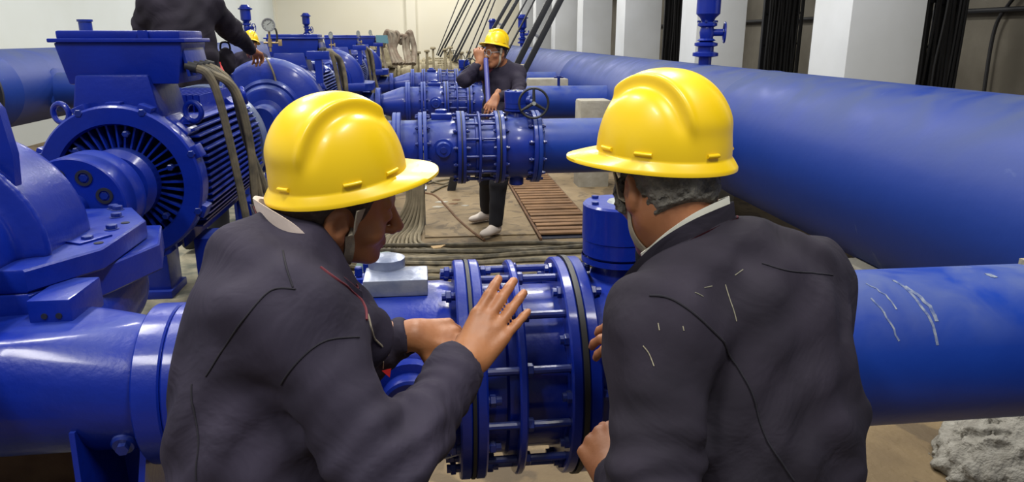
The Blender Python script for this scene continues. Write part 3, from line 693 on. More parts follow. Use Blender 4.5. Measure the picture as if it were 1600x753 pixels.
def gate(x0, x1, Yc, near, wheel):
    t = thing('butterfly_valve', '', 'valve', (x0, Yc, 0), 'butterfly valves of the discharge lines'); m_ = 'blue' if near else 'blue_far'; L = x1 - x0; c = L / 2
    MB().lathe([(0, 0), (LR + .01, 0), (LR + .03, L * .3), (LR + .03, L * .7), (LR + .01, L), (0, L)], (0, 0, LZ), (1, 0, 0), 56).obj('body', M[m_], t)
    xflange(t, .015, .27, .03, 0, LZ, mat=m_); xflange(t, L - .015, .27, .03, 0, LZ, mat=m_)
    MB().lathe([(.075, .2), (.066, .24), (.058, .265), (.09, .27), (.09, .285)], (c, 0, LZ), (0, 0, 1), 32).obj('neck', M[m_], t)
    gb = MB().lathe([(.0, .285), (.084, .285), (.088, .29), (.088, .325), (.090, .327), (.090, .41), (.085, .415), (0, .415)], (c, 0, LZ), (0, 0, 1), 40).obj('gearbox', M[m_], t)
    MB().lathe([(0, .42), (.028, .42), (.032, .415), (.032, .413)], (c, 0, LZ), (0, 0, 1), 20).obj('position_cap', M['dialface'], gb)
    for k in range(6):
        a = k * math.pi / 3 + .3; MB().hexa((c + .07 * math.cos(a), .07 * math.sin(a), LZ + .414), (0, 0, 1), .009, .008).obj('bolt', M['boltblue'], gb)
    MB().cyl((c, 0, LZ - .29), (c, 0, LZ - .2), .055, 24, bev=.006).obj('bottom_trunnion', M[m_], t)
    if wheel:
        hw = V(c + .10, -.20, LZ + .34)
        MB().cyl((c + .04, -.02, LZ + .345), (c + .10, -.05, LZ + .345), .035, 16).cyl(V(c + .10, -.03, LZ + .34), hw, .018, 14).obj('worm_drive', M[m_], t)
        m = MB().torus(hw, (-.1, -1, .05), .105, .009, 40, 10)
        for k in range(3):
            a = R(90 + 120 * k); m.tube([hw + V(0, -.008, 0), hw + V(math.cos(a) * .105, 0, math.sin(a) * .105)], [.013, .009], 8)
        wh = m.obj('handwheel', M['black_steel'], t)
        MB().cyl(hw + V(0, -.012, 0), hw + V(0, -.024, 0), .014, 14).obj('wheel_hub', M['dialface'], wh)
    pbolt(t, L - .045, L + .035, 12, .243, 0, LZ, R(15), name='bolt')
    pbolt(t, -.036, .03, 12, .243, 0, LZ, R(-7), name='bolt')
    return t
def branch(x0, x1, Yc, near):
    t = thing('branch_pipe', '', 'pipe', (x0, Yc, 0), 'branch pipes to the big header'); L = x1 - x0
    xflange(t, .015, .27, .03, 0, LZ, mat='pipe')
    MB().lathe([(0, 0), (LR - .006, 0), (LR - .006, .05), (LR, .05), (LR, L), (0, L)], (0, 0, LZ), (1, 0, 0), 64).obj('pipe_wall', M['pipe'], t)
    if not near:
        MB().cyl((.86, 0, LZ + .19), (.86, 0, LZ + .30), .018, 12).cyl((.80, 0, LZ + .31), (.92, 0, LZ + .31), .012, 10).cyl((.86, 0, LZ + .3), (.86, 0, LZ + .325), .03, 12).obj('vent_cock', M['boltblue'], t)
    return t
def reducer(x0, x1, r0, Yc, m_='blue_far'):
    t = thing('reducer', '', 'pipe reducer', (x0, Yc, 0), 'reducers after the pumps'); L = x1 - x0
    MB().lathe([(0, 0), (r0, 0), (r0, L * .15), (LR, L * .8), (LR, L), (0, L)], (0, 0, LZ), (1, 0, 0), 48).obj('cone', M[m_], t)
    xflange(t, .015, r0 + .06, .03, 0, LZ, mat=m_); xflange(t, L - .015, .265, .03, 0, LZ, mat=m_)
    return t
def spool(x0, x1, Yc, m_='blue_far'):
    t = thing('spool_pipe', '', 'pipe', (x0, Yc, 0), 'spool pipes before the check valves'); L = x1 - x0
    MB().lathe([(0, 0), (LR, 0), (LR, L), (0, L)], (0, 0, LZ), (1, 0, 0), 48).obj('pipe_wall', M[m_], t)
    xflange(t, .015, .265, .03, 0, LZ, mat=m_); xflange(t, L - .015, .265, .03, 0, LZ, mat=m_)
    pbolt(t, L - .03, L + .03, 12, .24, 0, LZ, R(15))
    return t
M['scuff'] = node_mat('scraped_paint', (.20, .23, .28), .8, noise=(60, (.03, .06, .2), 1.))
M['steel_blue'] = node_mat('dusty_top_pad', (.24, .27, .36), .3, .4, noise=(30, (.13, .16, .27), .8), bump=(40, .4, .004))
ORD = ['nearest', 'second', 'third', 'fourth', 'first beige', 'farthest beige']
# line 1 (nearest)
parts1 = [(reducer(-.593, -.30, .13, YC[0], 'blue'), 'blue tapered reducer on the nearest pump\'s outlet behind the left worker'),
          (check_valve(-.30, .080, YC[0], True), 'blue check valve with a pale top pad beside the left worker\'s hand'),
          (dismantling_joint(.088, .19, .325, YC[0], True, 0), 'blue dismantling joint with tie rods between the two foreground workers'),
          (gate(.338, .58, YC[0], True, True), 'blue valve with a drum-shaped gearbox beside the right foreground worker'),
          (branch(.582, 2.36, YC[0], True), 'thick scuffed blue branch pipe running out at the right edge')]
for o, l in parts1: o['label'] = l
bp = parts1[4][0]
random.seed(21)
for xx, a0, a1, w in ((.60, 12, 66, .010), (.615, 20, 50, .014), (.50, 30, 62, .007), (.52, 15, 40, .006), (.98, 118, 126, .006), (.86, 8, 14, .02), (.95, 16, 24, .008)):
    P = []
    for t in np.linspace(0, 1, 9):
        a = R(90 + a0 + (a1 - a0) * t); x_ = xx + (.035 * math.sin(t * 1.5) - .01) * (1 if a1 - a0 > 20 else .2) + random.uniform(-.0035, .0035)
        P.append((V(x_, math.cos(a) * (LR + .0006), LZ + math.sin(a) * (LR + .0006)), V(0, math.cos(a), math.sin(a))))
    ribbon([p for p, n in P], [n for p, n in P], w * .7, .0004).obj('paint_scuff', M['scuff'], bp)
# line 2, copied for the farther ones
P2 = [(reducer(-.60, -.22, .12, YC[1]), 'reducer'), (spool(-.22, -.035, YC[1]), 'spool'), (check_valve(-.03, .243, YC[1], False), 'check valve with round side cover'),
      (dismantling_joint(.25, .375, .52, YC[1], False, 0), 'dismantling joint with thin rods'), (gate(.533, .80, YC[1], False, True), 'valve with black handwheel'),
      (branch(.802, 2.36, YC[1], False), 'branch pipe to the big header')]
W_ = ['', 'in the second line where the standing worker leans', 'in the third line behind the standing worker', 'in the fourth line under the ladders', 'in the first dust-covered line', 'in the farthest dust-covered line']
C_ = ['', 'blue ', 'blue ', 'blue ', 'beige ', 'beige ']
for o, kind in P2:
    o['label'] = 'blue ' + kind + ' ' + W_[1]
    for i in range(2, 6):
        l = o.location
        copy_tree(o, (l.x, YC[i], 0), C_[i] + kind + ' ' + W_[i], BG if i > 3 else None, ('bolt', 'nut') if i > 2 else ())
# concrete blocks under the branch pipes
for i, (px, py, Y_, w, lb) in enumerate(((927, 155, 8.2, .36, 'pale concrete block between the second and third branch pipes by the header'),
                                  (855, 122, 11.0, .60, 'pale rounded concrete block behind the third branch pipe'))):
    p = at(px, py, Y_); h = p[2]
    o = MB().box((0, 0, h / 2), (w, .3, h), .03).obj('concrete_block', M['saddle'], None, (p[0], Y_, 0)); tag(o, lb, 'concrete block')
m = MB().slab([(1.585, 1.62, 1.105), (1.60, 1.72, 1.10), (2.1, 1.75, 1.10), (2.1, 1.60, 1.106), (1.8, 1.57, 1.104)], V(0, 0, .016)).obj('mortar_crust', M['plinth'])
tag(m, 'thin pale mortar crust on top of the near branch pipe at the right edge', 'mortar')
for k in range(8):
    x = 640 + 13 * k + random.uniform(-4, 4); p = at(x, random.uniform(72, 84), 15.6)
    o = MB().cyl((0, 0, 0), (0, 0, p[2] - .2), random.uniform(.018, .035), 10).lathe([(.05, 0), (.06, .02), (.05, .05), (0, .05)], (0, 0, p[2] - .24), (0, 0, 1), 12).obj('dusty_stem', M['beige'], None, (p[0], 15.6, .2))
    tag(o, 'dust-covered upright valve stem among the beige machines', 'valve stem', 'stems among the beige machines')
    MB().lathe([(0, 0), (.11, 0), (.11, .02), (0, .02)], (0, 0, 0), (0, 0, 1), 14).box((0, 0, -.1), (.1, .1, .2)).obj('stem_base', M['beige'], o)
# ---------------------------------------------------------------- floor cables, post, mound and small things
random.seed(8)
post = thing('cable_post', 'dusty grey square conduit post with cables spilling from its foot', 'conduit post', (-.12, 6.55, 0))
MB().box((0, 0, .62), (.17, .12, .5), .01).obj('casing', M['saddle'], post)
MB().box((0, 0, .365), (.20, .15, .02), .004).obj('foot_collar', M['steel'], post)
for s in (-1, 1): MB().box((s * .07, .05, .19), (.02, .02, .38)).obj('leg', M['steel'], post)
for k in range(14):                         # spill from the post, then fan out and turn to the right
    x = -.20 + k * .0115; y0 = 6.47 + .03 * (k % 2); j = 13 - k
    P = [(x, y0, .5), (x - .005, y0 - .02, .25), (x - .02 - .010 * j, y0 - .12, .06), (x - .05 - .022 * j, 6.15 - .012 * j, .022), (x - .02 - .022 * j, 5.90 - .035 * j, .022), (x + .16, 5.72 - .040 * j, .022),
         (x + .5, 5.62 - .04 * (13 - k), .022), (1.1, 5.72 - .05 * (13 - k) + random.uniform(-.02, .02), .022), (2.1, 5.75 - .05 * (13 - k), .022)]
    c = MB().tube(spline(P, 7), random.uniform(.013, .017), 7).obj('floor_cable', M['floorcable' if k % 2 else 'floorcable2'])
    tag(c, 'dusty cable dropping from the grey post and turning right across the floor', 'cable', 'cables from the grey post')
for k in range(24):                         # the wide bundle running left to right
    y = 4.55 + k * .052; w = [random.uniform(-.055, .055) for _ in range(8)]
    z = .02 + (.03 if k % 3 == 1 else 0)
    P = [(-1.0 + .02 * k, y + .35, z), (-.6, y + .18 + w[0], z), (-.2, y + .04 + w[1], z), (.3, y + w[2], z), (.8, y + w[3], z), (1.3, y + w[4], z), (1.8, y + w[5], z), (2.15, y + .05, z)]
    c = MB().tube(spline(P, 7), random.uniform(.013, .022), 7).obj('floor_cable', M[('floorcable', 'floorcable2', 'cable')[(k * 5) % 3]])
    tag(c, 'dusty cable lying in the bundle across the floor behind the near valve', 'cable', 'cable bundle across the floor')
c = MB().tube(spline([atz(664, 302, .014), atz(680, 306, .014), atz(697, 322, .014), atz(715, 342, .014), atz(738, 362, .014), atz(757, 375, .014)], 8), .013, 7).obj('loose_wire', M['rust'])
tag(c, 'thin brown wire crossing the floor towards the standing worker\'s shoe', 'wire')
for i, P in enumerate((((674, 300), (690, 292), (712, 284)), ((668, 287), (690, 281), (715, 279)), ((672, 283), (694, 287), (706, 280)))):
    c = MB().tube(spline([atz(x, y, .025) for x, y in P], 6), .012, 7).obj('loose_wire', M['floorcable'])
    tag(c, ['pale wire bent beside the grey post, lowest', 'pale wire beside the grey post, topmost', 'pale wire crossing the others beside the grey post'][i], 'wire')
p = atz(683, 391, .03); m = MB().slab([p + V(-.05, .0, .03), p + V(.07, .03, .03), p + V(.03, -.05, .03), p + V(-.03, -.07, .03)], V(0, 0, .008)).obj('cardboard_scrap', M['card'])
tag(m, 'small torn yellow cardboard scrap lying on the cables', 'scrap')
p = atz(690, 318, .0)
for i, (dx, dy, s) in enumerate(((0, 0, .07), (.12, -.1, .05), (-.04, -.22, .06), (.16, .08, .045), (.24, -.2, .04))):
    o = MB().slab([p + V(dx - s, dy, .006), p + V(dx - s * .2, dy + s * .6, .006), p + V(dx + s, dy + s * .2, .006), p + V(dx + s * .3, dy - s * .5, .006)], V(0, .01, .012)).obj('debris_flake', M['saddle'] if i % 2 == 0 else M['rust'])
    tag(o, 'small flake of debris on the floor right of the grey post', 'debris', 'debris flakes by the post')
sp = at(731, 284, 6.9)
o = MB().box((0, 0, .33), (.09, .09, .7), .005, Matrix.Rotation(R(14), 3, 'Y')).obj('pipe_prop', M['black_steel'], None, tuple(atz(716, 298, 0))); tag(o, 'dark leaning steel prop under the second pipe line left of the standing worker', 'prop')

# cloth and blue fitting behind the near check valve
def f_cloth(p):
    d = ell(p, (0, 0, 0), (.07, .06, .05)); d = smin(d, ell(p, (.035, -.02, -.035), (.06, .05, .04)), .03)
    return d + .007 * np.sin(p[:, 0] * 90 + 3 * np.sin(p[:, 2] * 60)) * np.sin(p[:, 1] * 70)
o = net_obj('rag', f_cloth, (-.15, -.12, -.12), (.15, .12, .1), .008, M['greencloth']); q = at(592, 418, 2.15); o.location = tuple(q); tag(o, 'crumpled grey-green rag behind the near check valve', 'rag')
rp = thing('rag_stand', 'blue angle bracket with bolts behind the left worker\'s chin', 'bracket', tuple(at(572, 425, 2.0)))
MB().box((0, 0, -.02), (.07, .07, .02), .003).box((0, .03, -.42), (.05, .02, .82), .003).box((.03, .11, -.06), (.06, .2, .02), .003).obj('bracket_plate', M['blue'], rp)
for dx, dy in ((-.02, -.01), (.018, .0), (0, .03)): MB().hexa((dx, dy, -.01), (0, 0, 1), .012, .03).obj('bolt', M['boltblue'], rp)
# rough mortar heap by the right edge, corrugated hose under the joint
def f_heap(p):
    d = ell(p, (0, 0, -.02), (.62, .42, .36)); d = smin(d, ell(p, (.5, -.1, 0), (.5, .4, .33)), .1)
    n = np.sin(p[:, 0] * 31 + 2 * np.sin(p[:, 1] * 23)) * np.sin(p[:, 1] * 37 + np.sin(p[:, 2] * 29) * 2) * np.sin(p[:, 2] * 33 + 1.)
    n2 = np.sin(p[:, 0] * 97 + 2 * np.sin(p[:, 1] * 71)) * np.sin(p[:, 1] * 113 + p[:, 2] * 60)
    return np.maximum(d + .022 * n + .009 * n2, -p[:, 2])
o = net_obj('mortar_heap', f_heap, (-.75, -.6, 0), (1.1, .5, .45), .013, M['mortar'], None, 0); o.location = (2.62, 2.28, 0); tag(o, 'heap of rough grey mortar on the floor under the near branch pipe', 'mortar heap')
m = MB(); c0 = V(-.02, 1.62, 0); pr = []
for k in range(11): pr += [(.085, k * .014), (.098, k * .014 + .004), (.098, k * .014 + .008), (.085, k * .014 + .0125)]
o = MB().lathe([(0, 0)] + pr + [(0, .155)], (0, 0, 0), (1, 0, 0), 28).obj('corrugated_hose', M['saddle'], None, (.0, 1.72, .40)); tag(o, 'grey corrugated hose lying under the near pipe joint', 'hose')
o = MB().box((0, 0, .15), (.2, .26, .30), .02).obj('hose_block', M['saddle'], None, (.08, 1.72, 0)); tag(o, 'low concrete block under the corrugated hose', 'concrete block')
for k in range(9):
    x = random.uniform(-1.65, -.62); y = random.uniform(1.15, 1.9); s = random.uniform(.03, .07)
    o = MB().slab([(x - s, y, 0), (x - s * .3, y + s * .7, 0), (x + s, y + s * .3, 0), (x + s * .5, y - s * .6, 0)], V(0, 0, .012)).obj('paint_chip', M['greencloth'] if k % 2 else M['mortar'], None, (0, 0, .42))
    tag(o, 'flake of old plaster on the plinth under the nearest pump', 'plaster flake', 'plaster flakes on the near plinth')
# ---------------------------------------------------------------- people
def head_field(o, F, U, ear=True, zs=1.):
    Fm = frame(F, U); o = np.asarray(o, np.float32)
    def loc(p): return (p - o) @ Fm.T
    def f(p):
        q = loc(p); q = q.copy(); q[:, 0] = np.abs(q[:, 0]); zl = q[:, 2] + .035; q[:, 2] = np.where(zl < 0, -.035 + zl * zs, q[:, 2])
        d = ell(q, (0, -.010, .036), (.075, .095, .092))
        d = smin(d, ell(q, (0, .030, -.030), (.062, .066, .084)), .03)
        d = smin(d, rc(q, (.050, -.005, -.045), (.020, .072, -.092), .020, .017), .03)
        d = smin(d, ell(q, (0, .078, -.096), (.024, .018, .018)), .02)
        d = smin(d, ell(q, (.046, .058, -.018), (.022, .024, .020)), .018)
        d = smin(d, rc(q, (0, .093, .030), (.040, .078, .032), .010, .009), .012)
        d = smax(d, -ell(q, (.031, .100, .010), (.018, .015, .012)), .010)
        d = smin(d, ell(q, (.031, .082, .009), (.014, .0125, .012)), .005)
        d = smin(d, rc(q, (0, .094, .018), (0, .119, -.022), .0075, .012), .010)
        d = smin(d, ell(q, (.012, .106, -.026), (.009, .011, .008)), .006)
        d = smin(d, ell(q, (0, .088, -.050), (.026, .014, .010)), .012)
        d = smin(d, ell(q, (0, .096, -.0565), (.024, .009, .0055)), .004)
        d = smin(d, ell(q, (0, .094, -.069), (.020, .009, .0065)), .004)
        if ear:
            e = ell(q, (.078, -.008, -.002), (.011, .019, .033)); e = smax(e, -ell(q, (.090, -.004, .004), (.010, .011, .019)), .005)
            e = smin(e, ell(q, (.076, .002, -.026), (.008, .009, .011)), .006); e = smin(e, ell(q, (.080, .009, -.002), (.005, .005, .007)), .004)
            d = smin(d, e, .007)
        return d
    return f
def hand_field(w, D, Nb, side, curl, spread=1., thumb=(.35, .3), size=1., tw=0.):
    """w wrist, D towards the fingers, Nb out of the back of the hand, side = +1 when the thumb lies along D x Nb"""
    D = nrm(D); X = nrm(np.cross(D, Nb)) * side; Nb = nrm(np.cross(X, D)) * side; Nb = Nb
    B = np.array([X, D, Nb], np.float32); w = np.asarray(w, np.float32); S = size
    kn = [(.030, .084), (.010, .089), (-.012, .085), (-.032, .076)]
    ln = [(.043, .026, .021), (.047, .030, .022), (.044, .028, .021), (.035, .021, .019)]
    rd = [.0096, .0098, .0092, .0082]; sp = [.13, .02, -.10, -.26]; pr = []
    if not hasattr(curl[0], '__len__'): curl = [curl] * 4
    for k in range(4):
        x, y = kn[k]; pr.append(('p', V(x * .50, .006, -.002), V(x, y, 0), .0165, rd[k] * 1.28))
        a = sp[k] * spread; c = 0.; P = V(x, y, .001); r = rd[k] * 1.08
        for j in range(3):
            c += curl[k][j]; d = V(math.sin(a) * math.cos(c), math.cos(a) * math.cos(c), -math.sin(c)); P2 = P + d * ln[k][j]
            pr.append(('f%d' % k, P, P2, r, r * .93)); P = P2; r *= .93
    tx, tz = thumb; T0 = V(.014, .018, -.008); T1 = V(.030 + .02 * tx, .048, -.014 - .02 * tz); T2 = T1 + V(.022 * tx + .006, .033, -.018 * tz - .002); T3 = T2 + V(.006 * tx, .027, -.012 * tz)
    pr += [('p', T0, T1, .0165, .0135), ('t', T1, T2, .0128, .0112), ('t', T2, T3, .0112, .0095)]
    pr.append(('w', V(0, -.05, 0), V(0, .012, -.001), .0245, .026))
    pr.append(('p', V(-.022, .02, -.008), V(-.028, .06, -.006), .015, .012)); pr.append(('p', V(.0, .03, -.006), V(0, .07, -.003), .019, .015))
    def f(p):
        q = (p - w) @ B.T / S; g = {}
        for t, a, b, ra, rb in pr:
            qq = q
            if t == 'w': qq = q * np.array([1, 1, 1.28], np.float32)
            d = rc(qq, a, b, ra, rb); g[t] = smin(g[t], d, .011 if t in 'pw' else .004) if t in g else d
        d = smin(g['p'], g['w'], .02)
        for k in ('f0', 'f1', 'f2', 'f3', 't'): 
            if k in g: d = smin(d, g[k], .007)
        return d * S
    f.c = w + B.T @ np.array([0, .09, 0], np.float32) * S; f.r = .16 * S
    return f
def body_mesh(name, mat, h, heads, hands, limbs, lo, hi):
    """one continuous surface: head, neck, trunk, limbs, hands"""
    hf, hc = heads
    def f(p):
        d = None
        for c in limbs:
            e = rc(p, *c); d = e if d is None else smin(d, e, .03)
        m = ((p - np.asarray(hc, np.float32)) ** 2).sum(1) < .22 ** 2
        if m.any(): d[m] = smin(d[m], hf(p[m]), .03)
        for g in hands:
            m = ((p - g.c) ** 2).sum(1) < g.r ** 2
            if m.any(): d[m] = smin(d[m], g(p[m]), .008)
        return d
    return net_mesh(name, f, lo, hi, h, mat, 1)
def fold(p, c, ax, wl, amp, rad, ph=0.):
    """cloth creases running round the axis ax near the point c"""
    q = p - np.asarray(c, np.float32); ax = np.asarray(nrm(ax), np.float32); s = q @ ax; r2 = (q * q).sum(1) / rad ** 2
    w = np.sin(s * 6.283 / wl + ph + 1.7 * np.sin(q[:, 0] * 21 + q[:, 2] * 13) + 1.2 * np.sin(q[:, 1] * 27 - q[:, 2] * 17))
    return amp * (np.abs(w) ** .7 * np.sign(w)) * np.exp(-r2)
def drape(p, a=.0022, k=1.):
    x, y, z = p[:, 0] * k, p[:, 1] * k, p[:, 2] * k
    return a * (np.sin(x * 19 + 2.2 * np.sin(z * 11 + y * 7)) * np.sin(z * 15 + 2 * np.sin(x * 13 + y * 9)) + .6 * np.sin(x * 41 + y * 37 + 2 * np.sin(z * 23)))

def helmet(parent, o, F, U, mat, sc=1.):
    """hard hat: shell with raised V ridge, peak, rim, slots; local right/forward/up frame"""
    B = frame(F, U); T = Matrix([[float(B[0][i]), float(B[1][i]), float(B[2][i]), float(o[i])] for i in range(3)] + [[0, 0, 0, 1]]) @ Matrix.Scale(sc, 4)
    NA, NP = 240, 80; vs = []; fs = []
    A_, B_, H_ = .121, .103, .137
    def shell(th, ph, off=0.):
        ct, st = math.cos(th), math.sin(th); e = math.sin(ph); c = math.cos(ph) ** .86
        y = (A_ + off) * c * ct; x = (B_ + off) * c * st; z = (H_ + off) * e ** 1.0
        if ct < 0: y *= .97
        n_ = nrm(V(x / B_ ** 2, y / A_ ** 2, z / H_ ** 2))
        # raised centre band, wide at the front and narrowing to the back, ending in a step above the peak
        w = .026 + .34 * max(0, .088 - y); w = min(w, .088)
        edge = 1 / (1 + math.exp((abs(x) - w) / .0022))
        fr = 1 / (1 + math.exp((y - .088) / .0022)); bk = 1 / (1 + math.exp(-(z - .050) / .007))
        r1 = (.0075 + .004 * math.exp(-((abs(x) - w + .007) / .006) ** 2)) * edge * fr * bk
        w2 = .020; r2 = -.003 / (1 + math.exp((abs(x) - w2 - .01 * y / .14) / .003)) * fr * bk
        # curved side ridge sweeping back and down
        s_ = abs(x) - (.062 - .25 * (y + .02) * (y < .0)); 
        r3 = -.004 * math.exp(-((abs(x) - w - .010) / .009) ** 2) * fr * bk
        return V(x, y, z) + n_ * (r1 + r2 * 0 + r3)
    for j in range(NP + 1):
        ph = (math.pi / 2) * j / NP
        for i in range(NA): vs.append(shell(2 * math.pi * i / NA, ph))
    for j in range(NP):
        for i in range(NA): k = (i + 1) % NA; fs.append((j * NA + i, j * NA + k, (j + 1) * NA + k, (j + 1) * NA + i))
    # lower skirt, flared rim and peak, then the inner face
    def rim(th, t):
        ct, st = math.cos(th), math.sin(th)
        u_ = min(max((ct - .05) / .95, 0), 1); wdt = .009 + .050 * u_ * u_ * (3 - 2 * u_) + .003 * max(0, -ct)
        y = (A_ * (1 if ct > 0 else .97) + wdt * t) * ct; x = (B_ + (.010 + .016 * max(0, ct)) * t) * st
        z = -.014 * t - .003 * t * t
        return V(x, y, z)
    base = len(vs); ts = [0, .15, .35, .6, .85, 1.]
    ring0 = list(range(NA)); prev = ring0
    for t in ts[1:]:
        ids = []
        for i in range(NA): ids.append(len(vs)); vs.append(rim(2 * math.pi * i / NA, t))
        for i in range(NA): k = (i + 1) % NA; fs.append((ids[i], ids[k], prev[k], prev[i]))
        prev = ids
    for t, dz in ((1.0, -.005), (.2, -.0045)):
        ids = []
        for i in range(NA): q = rim(2 * math.pi * i / NA, t); q[2] += dz; ids.append(len(vs)); vs.append(q)
        for i in range(NA): k = (i + 1) % NA; fs.append((ids[i], ids[k], prev[k], prev[i]))
        prev = ids
    for ph in (0.02, .4, .8, 1.2, 1.5):
        ids = []
        for i in range(NA): ids.append(len(vs)); vs.append(shell(2 * math.pi * i / NA, ph, -.006) * V(.975, .975, .96))
        for i in range(NA): k = (i + 1) % NA; fs.append((ids[i], ids[k], prev[k], prev[i]))
        prev = ids
    mb = MB(); mb.add(vs, fs); ob = mb.obj('hard_hat', M[mat], parent, ang=60)
    ob.matrix_local = T
    for th, wd_ in ((R(90), .030), (R(-90), .030), (R(52), .03), (R(-52), .03), (R(150), .026), (R(-150), .026)):   # slotted lugs just above the rim
        m = MB()
        for kk in (0,):
            P = []
            for a in np.linspace(-wd_ / .24, wd_ / .24, 7): P.append(shell(th + a, .075) * 1.0 + nrm(V(math.sin(th + a), math.cos(th + a), 0)) * .001)
            m.tube(P, .0036, 8)
        m.obj('slot_lug', M[mat], ob, ang=60)
    m = MB()
    sus = [shell(2 * math.pi * k / 40, .05, -.014) for k in range(40)]; m.tube(sus, .006, 6, closed=True, flat=2.)
    m.obj('headband', M['strap'], ob)
    return ob
def grad(f, p, e=.003):
    p = np.asarray(p, np.float32).reshape(-1, 3)
    g = np.stack([f(p + np.array(v, np.float32) * e) - f(p - np.array(v, np.float32) * e) for v in np.eye(3)], -1)
    return g / (np.linalg.norm(g, axis=1, keepdims=True) + 1e-9)
def surf_strip(f, P, n=10, w=.012, off=.002, t=.0014):
    pts = project(f, np.array(spline(P, n)), off); return ribbon(list(pts), list(grad(f, pts)), w, t)
def surf_line(f, P, r=.0014, off=.0, n=10):
    pts = project(f, np.array(spline(P, n)), off); return MB().tube(list(pts), r, 6)
def band(f, cpts, width, up, thick, n=64):
    """standing collar: closed loop of points, rising along up"""
    P = spline(list(cpts) + [cpts[0]], max(3, n // len(cpts)))[:-1]; vs = []; fs = []; m = len(P); c = np.mean(P, 0)
    for i, p in enumerate(P):
        u = up[i * len(up) // m] if hasattr(up[0], '__len__') else np.asarray(up, float)
        o = nrm(p - c); vs += [p, p + u * width + o * .004, p + u * width * 1.02 + o * (.004 - thick / 2), p + u * width - o * (thick - .004), p - o * thick]
    for i in range(m):
        a = i * 5; b = ((i + 1) % m) * 5
        for j in range(5): k = (j + 1) % 5; fs.append((a + j, b + j, b + k, a + k))
    return MB().add(vs, fs)
def shoe(parent, a, d, mat='black', s=1.):
    a = np.asarray(a, np.float32); d = nrm(V(d[0], d[1], 0)); l = np.cross((0, 0, 1), d).astype(np.float32); d = d.astype(np.float32)
    def f(p):
        q = p - a; L = np.stack([q @ l, q @ d, q[:, 2]], -1) / s
        e = ell(L, (0, .02, .045), (.048, .075, .05)); e = smin(e, ell(L, (0, .12, .03), (.047, .085, .035)), .04); e = smin(e, rc(L, (0, -.01, .04), (0, -.01, .09), .042, .038), .02)
        return np.maximum(e, .002 - L[:, 2]) * s
    return net_obj('shoe', f, a - .22 * s, a + .22 * s, .008, M[mat], parent)

def legs_fields(hipL, hipR, kL, kR, aL, aR, r=(.105, .075, .06)):
    def f(p):
        d = rc(p, hipL, kL, r[0], r[1]); d = smin(d, rc(p, kL, aL, r[1], r[2]), .03)
        e = rc(p, hipR, kR, r[0], r[1]); e = smin(e, rc(p, kR, aR, r[1], r[2]), .03)
        d = smin(d, e, .03); d = smin(d, rc(p, hipL, hipR, .12), .06)
        return d + drape(p, .003)
    return f

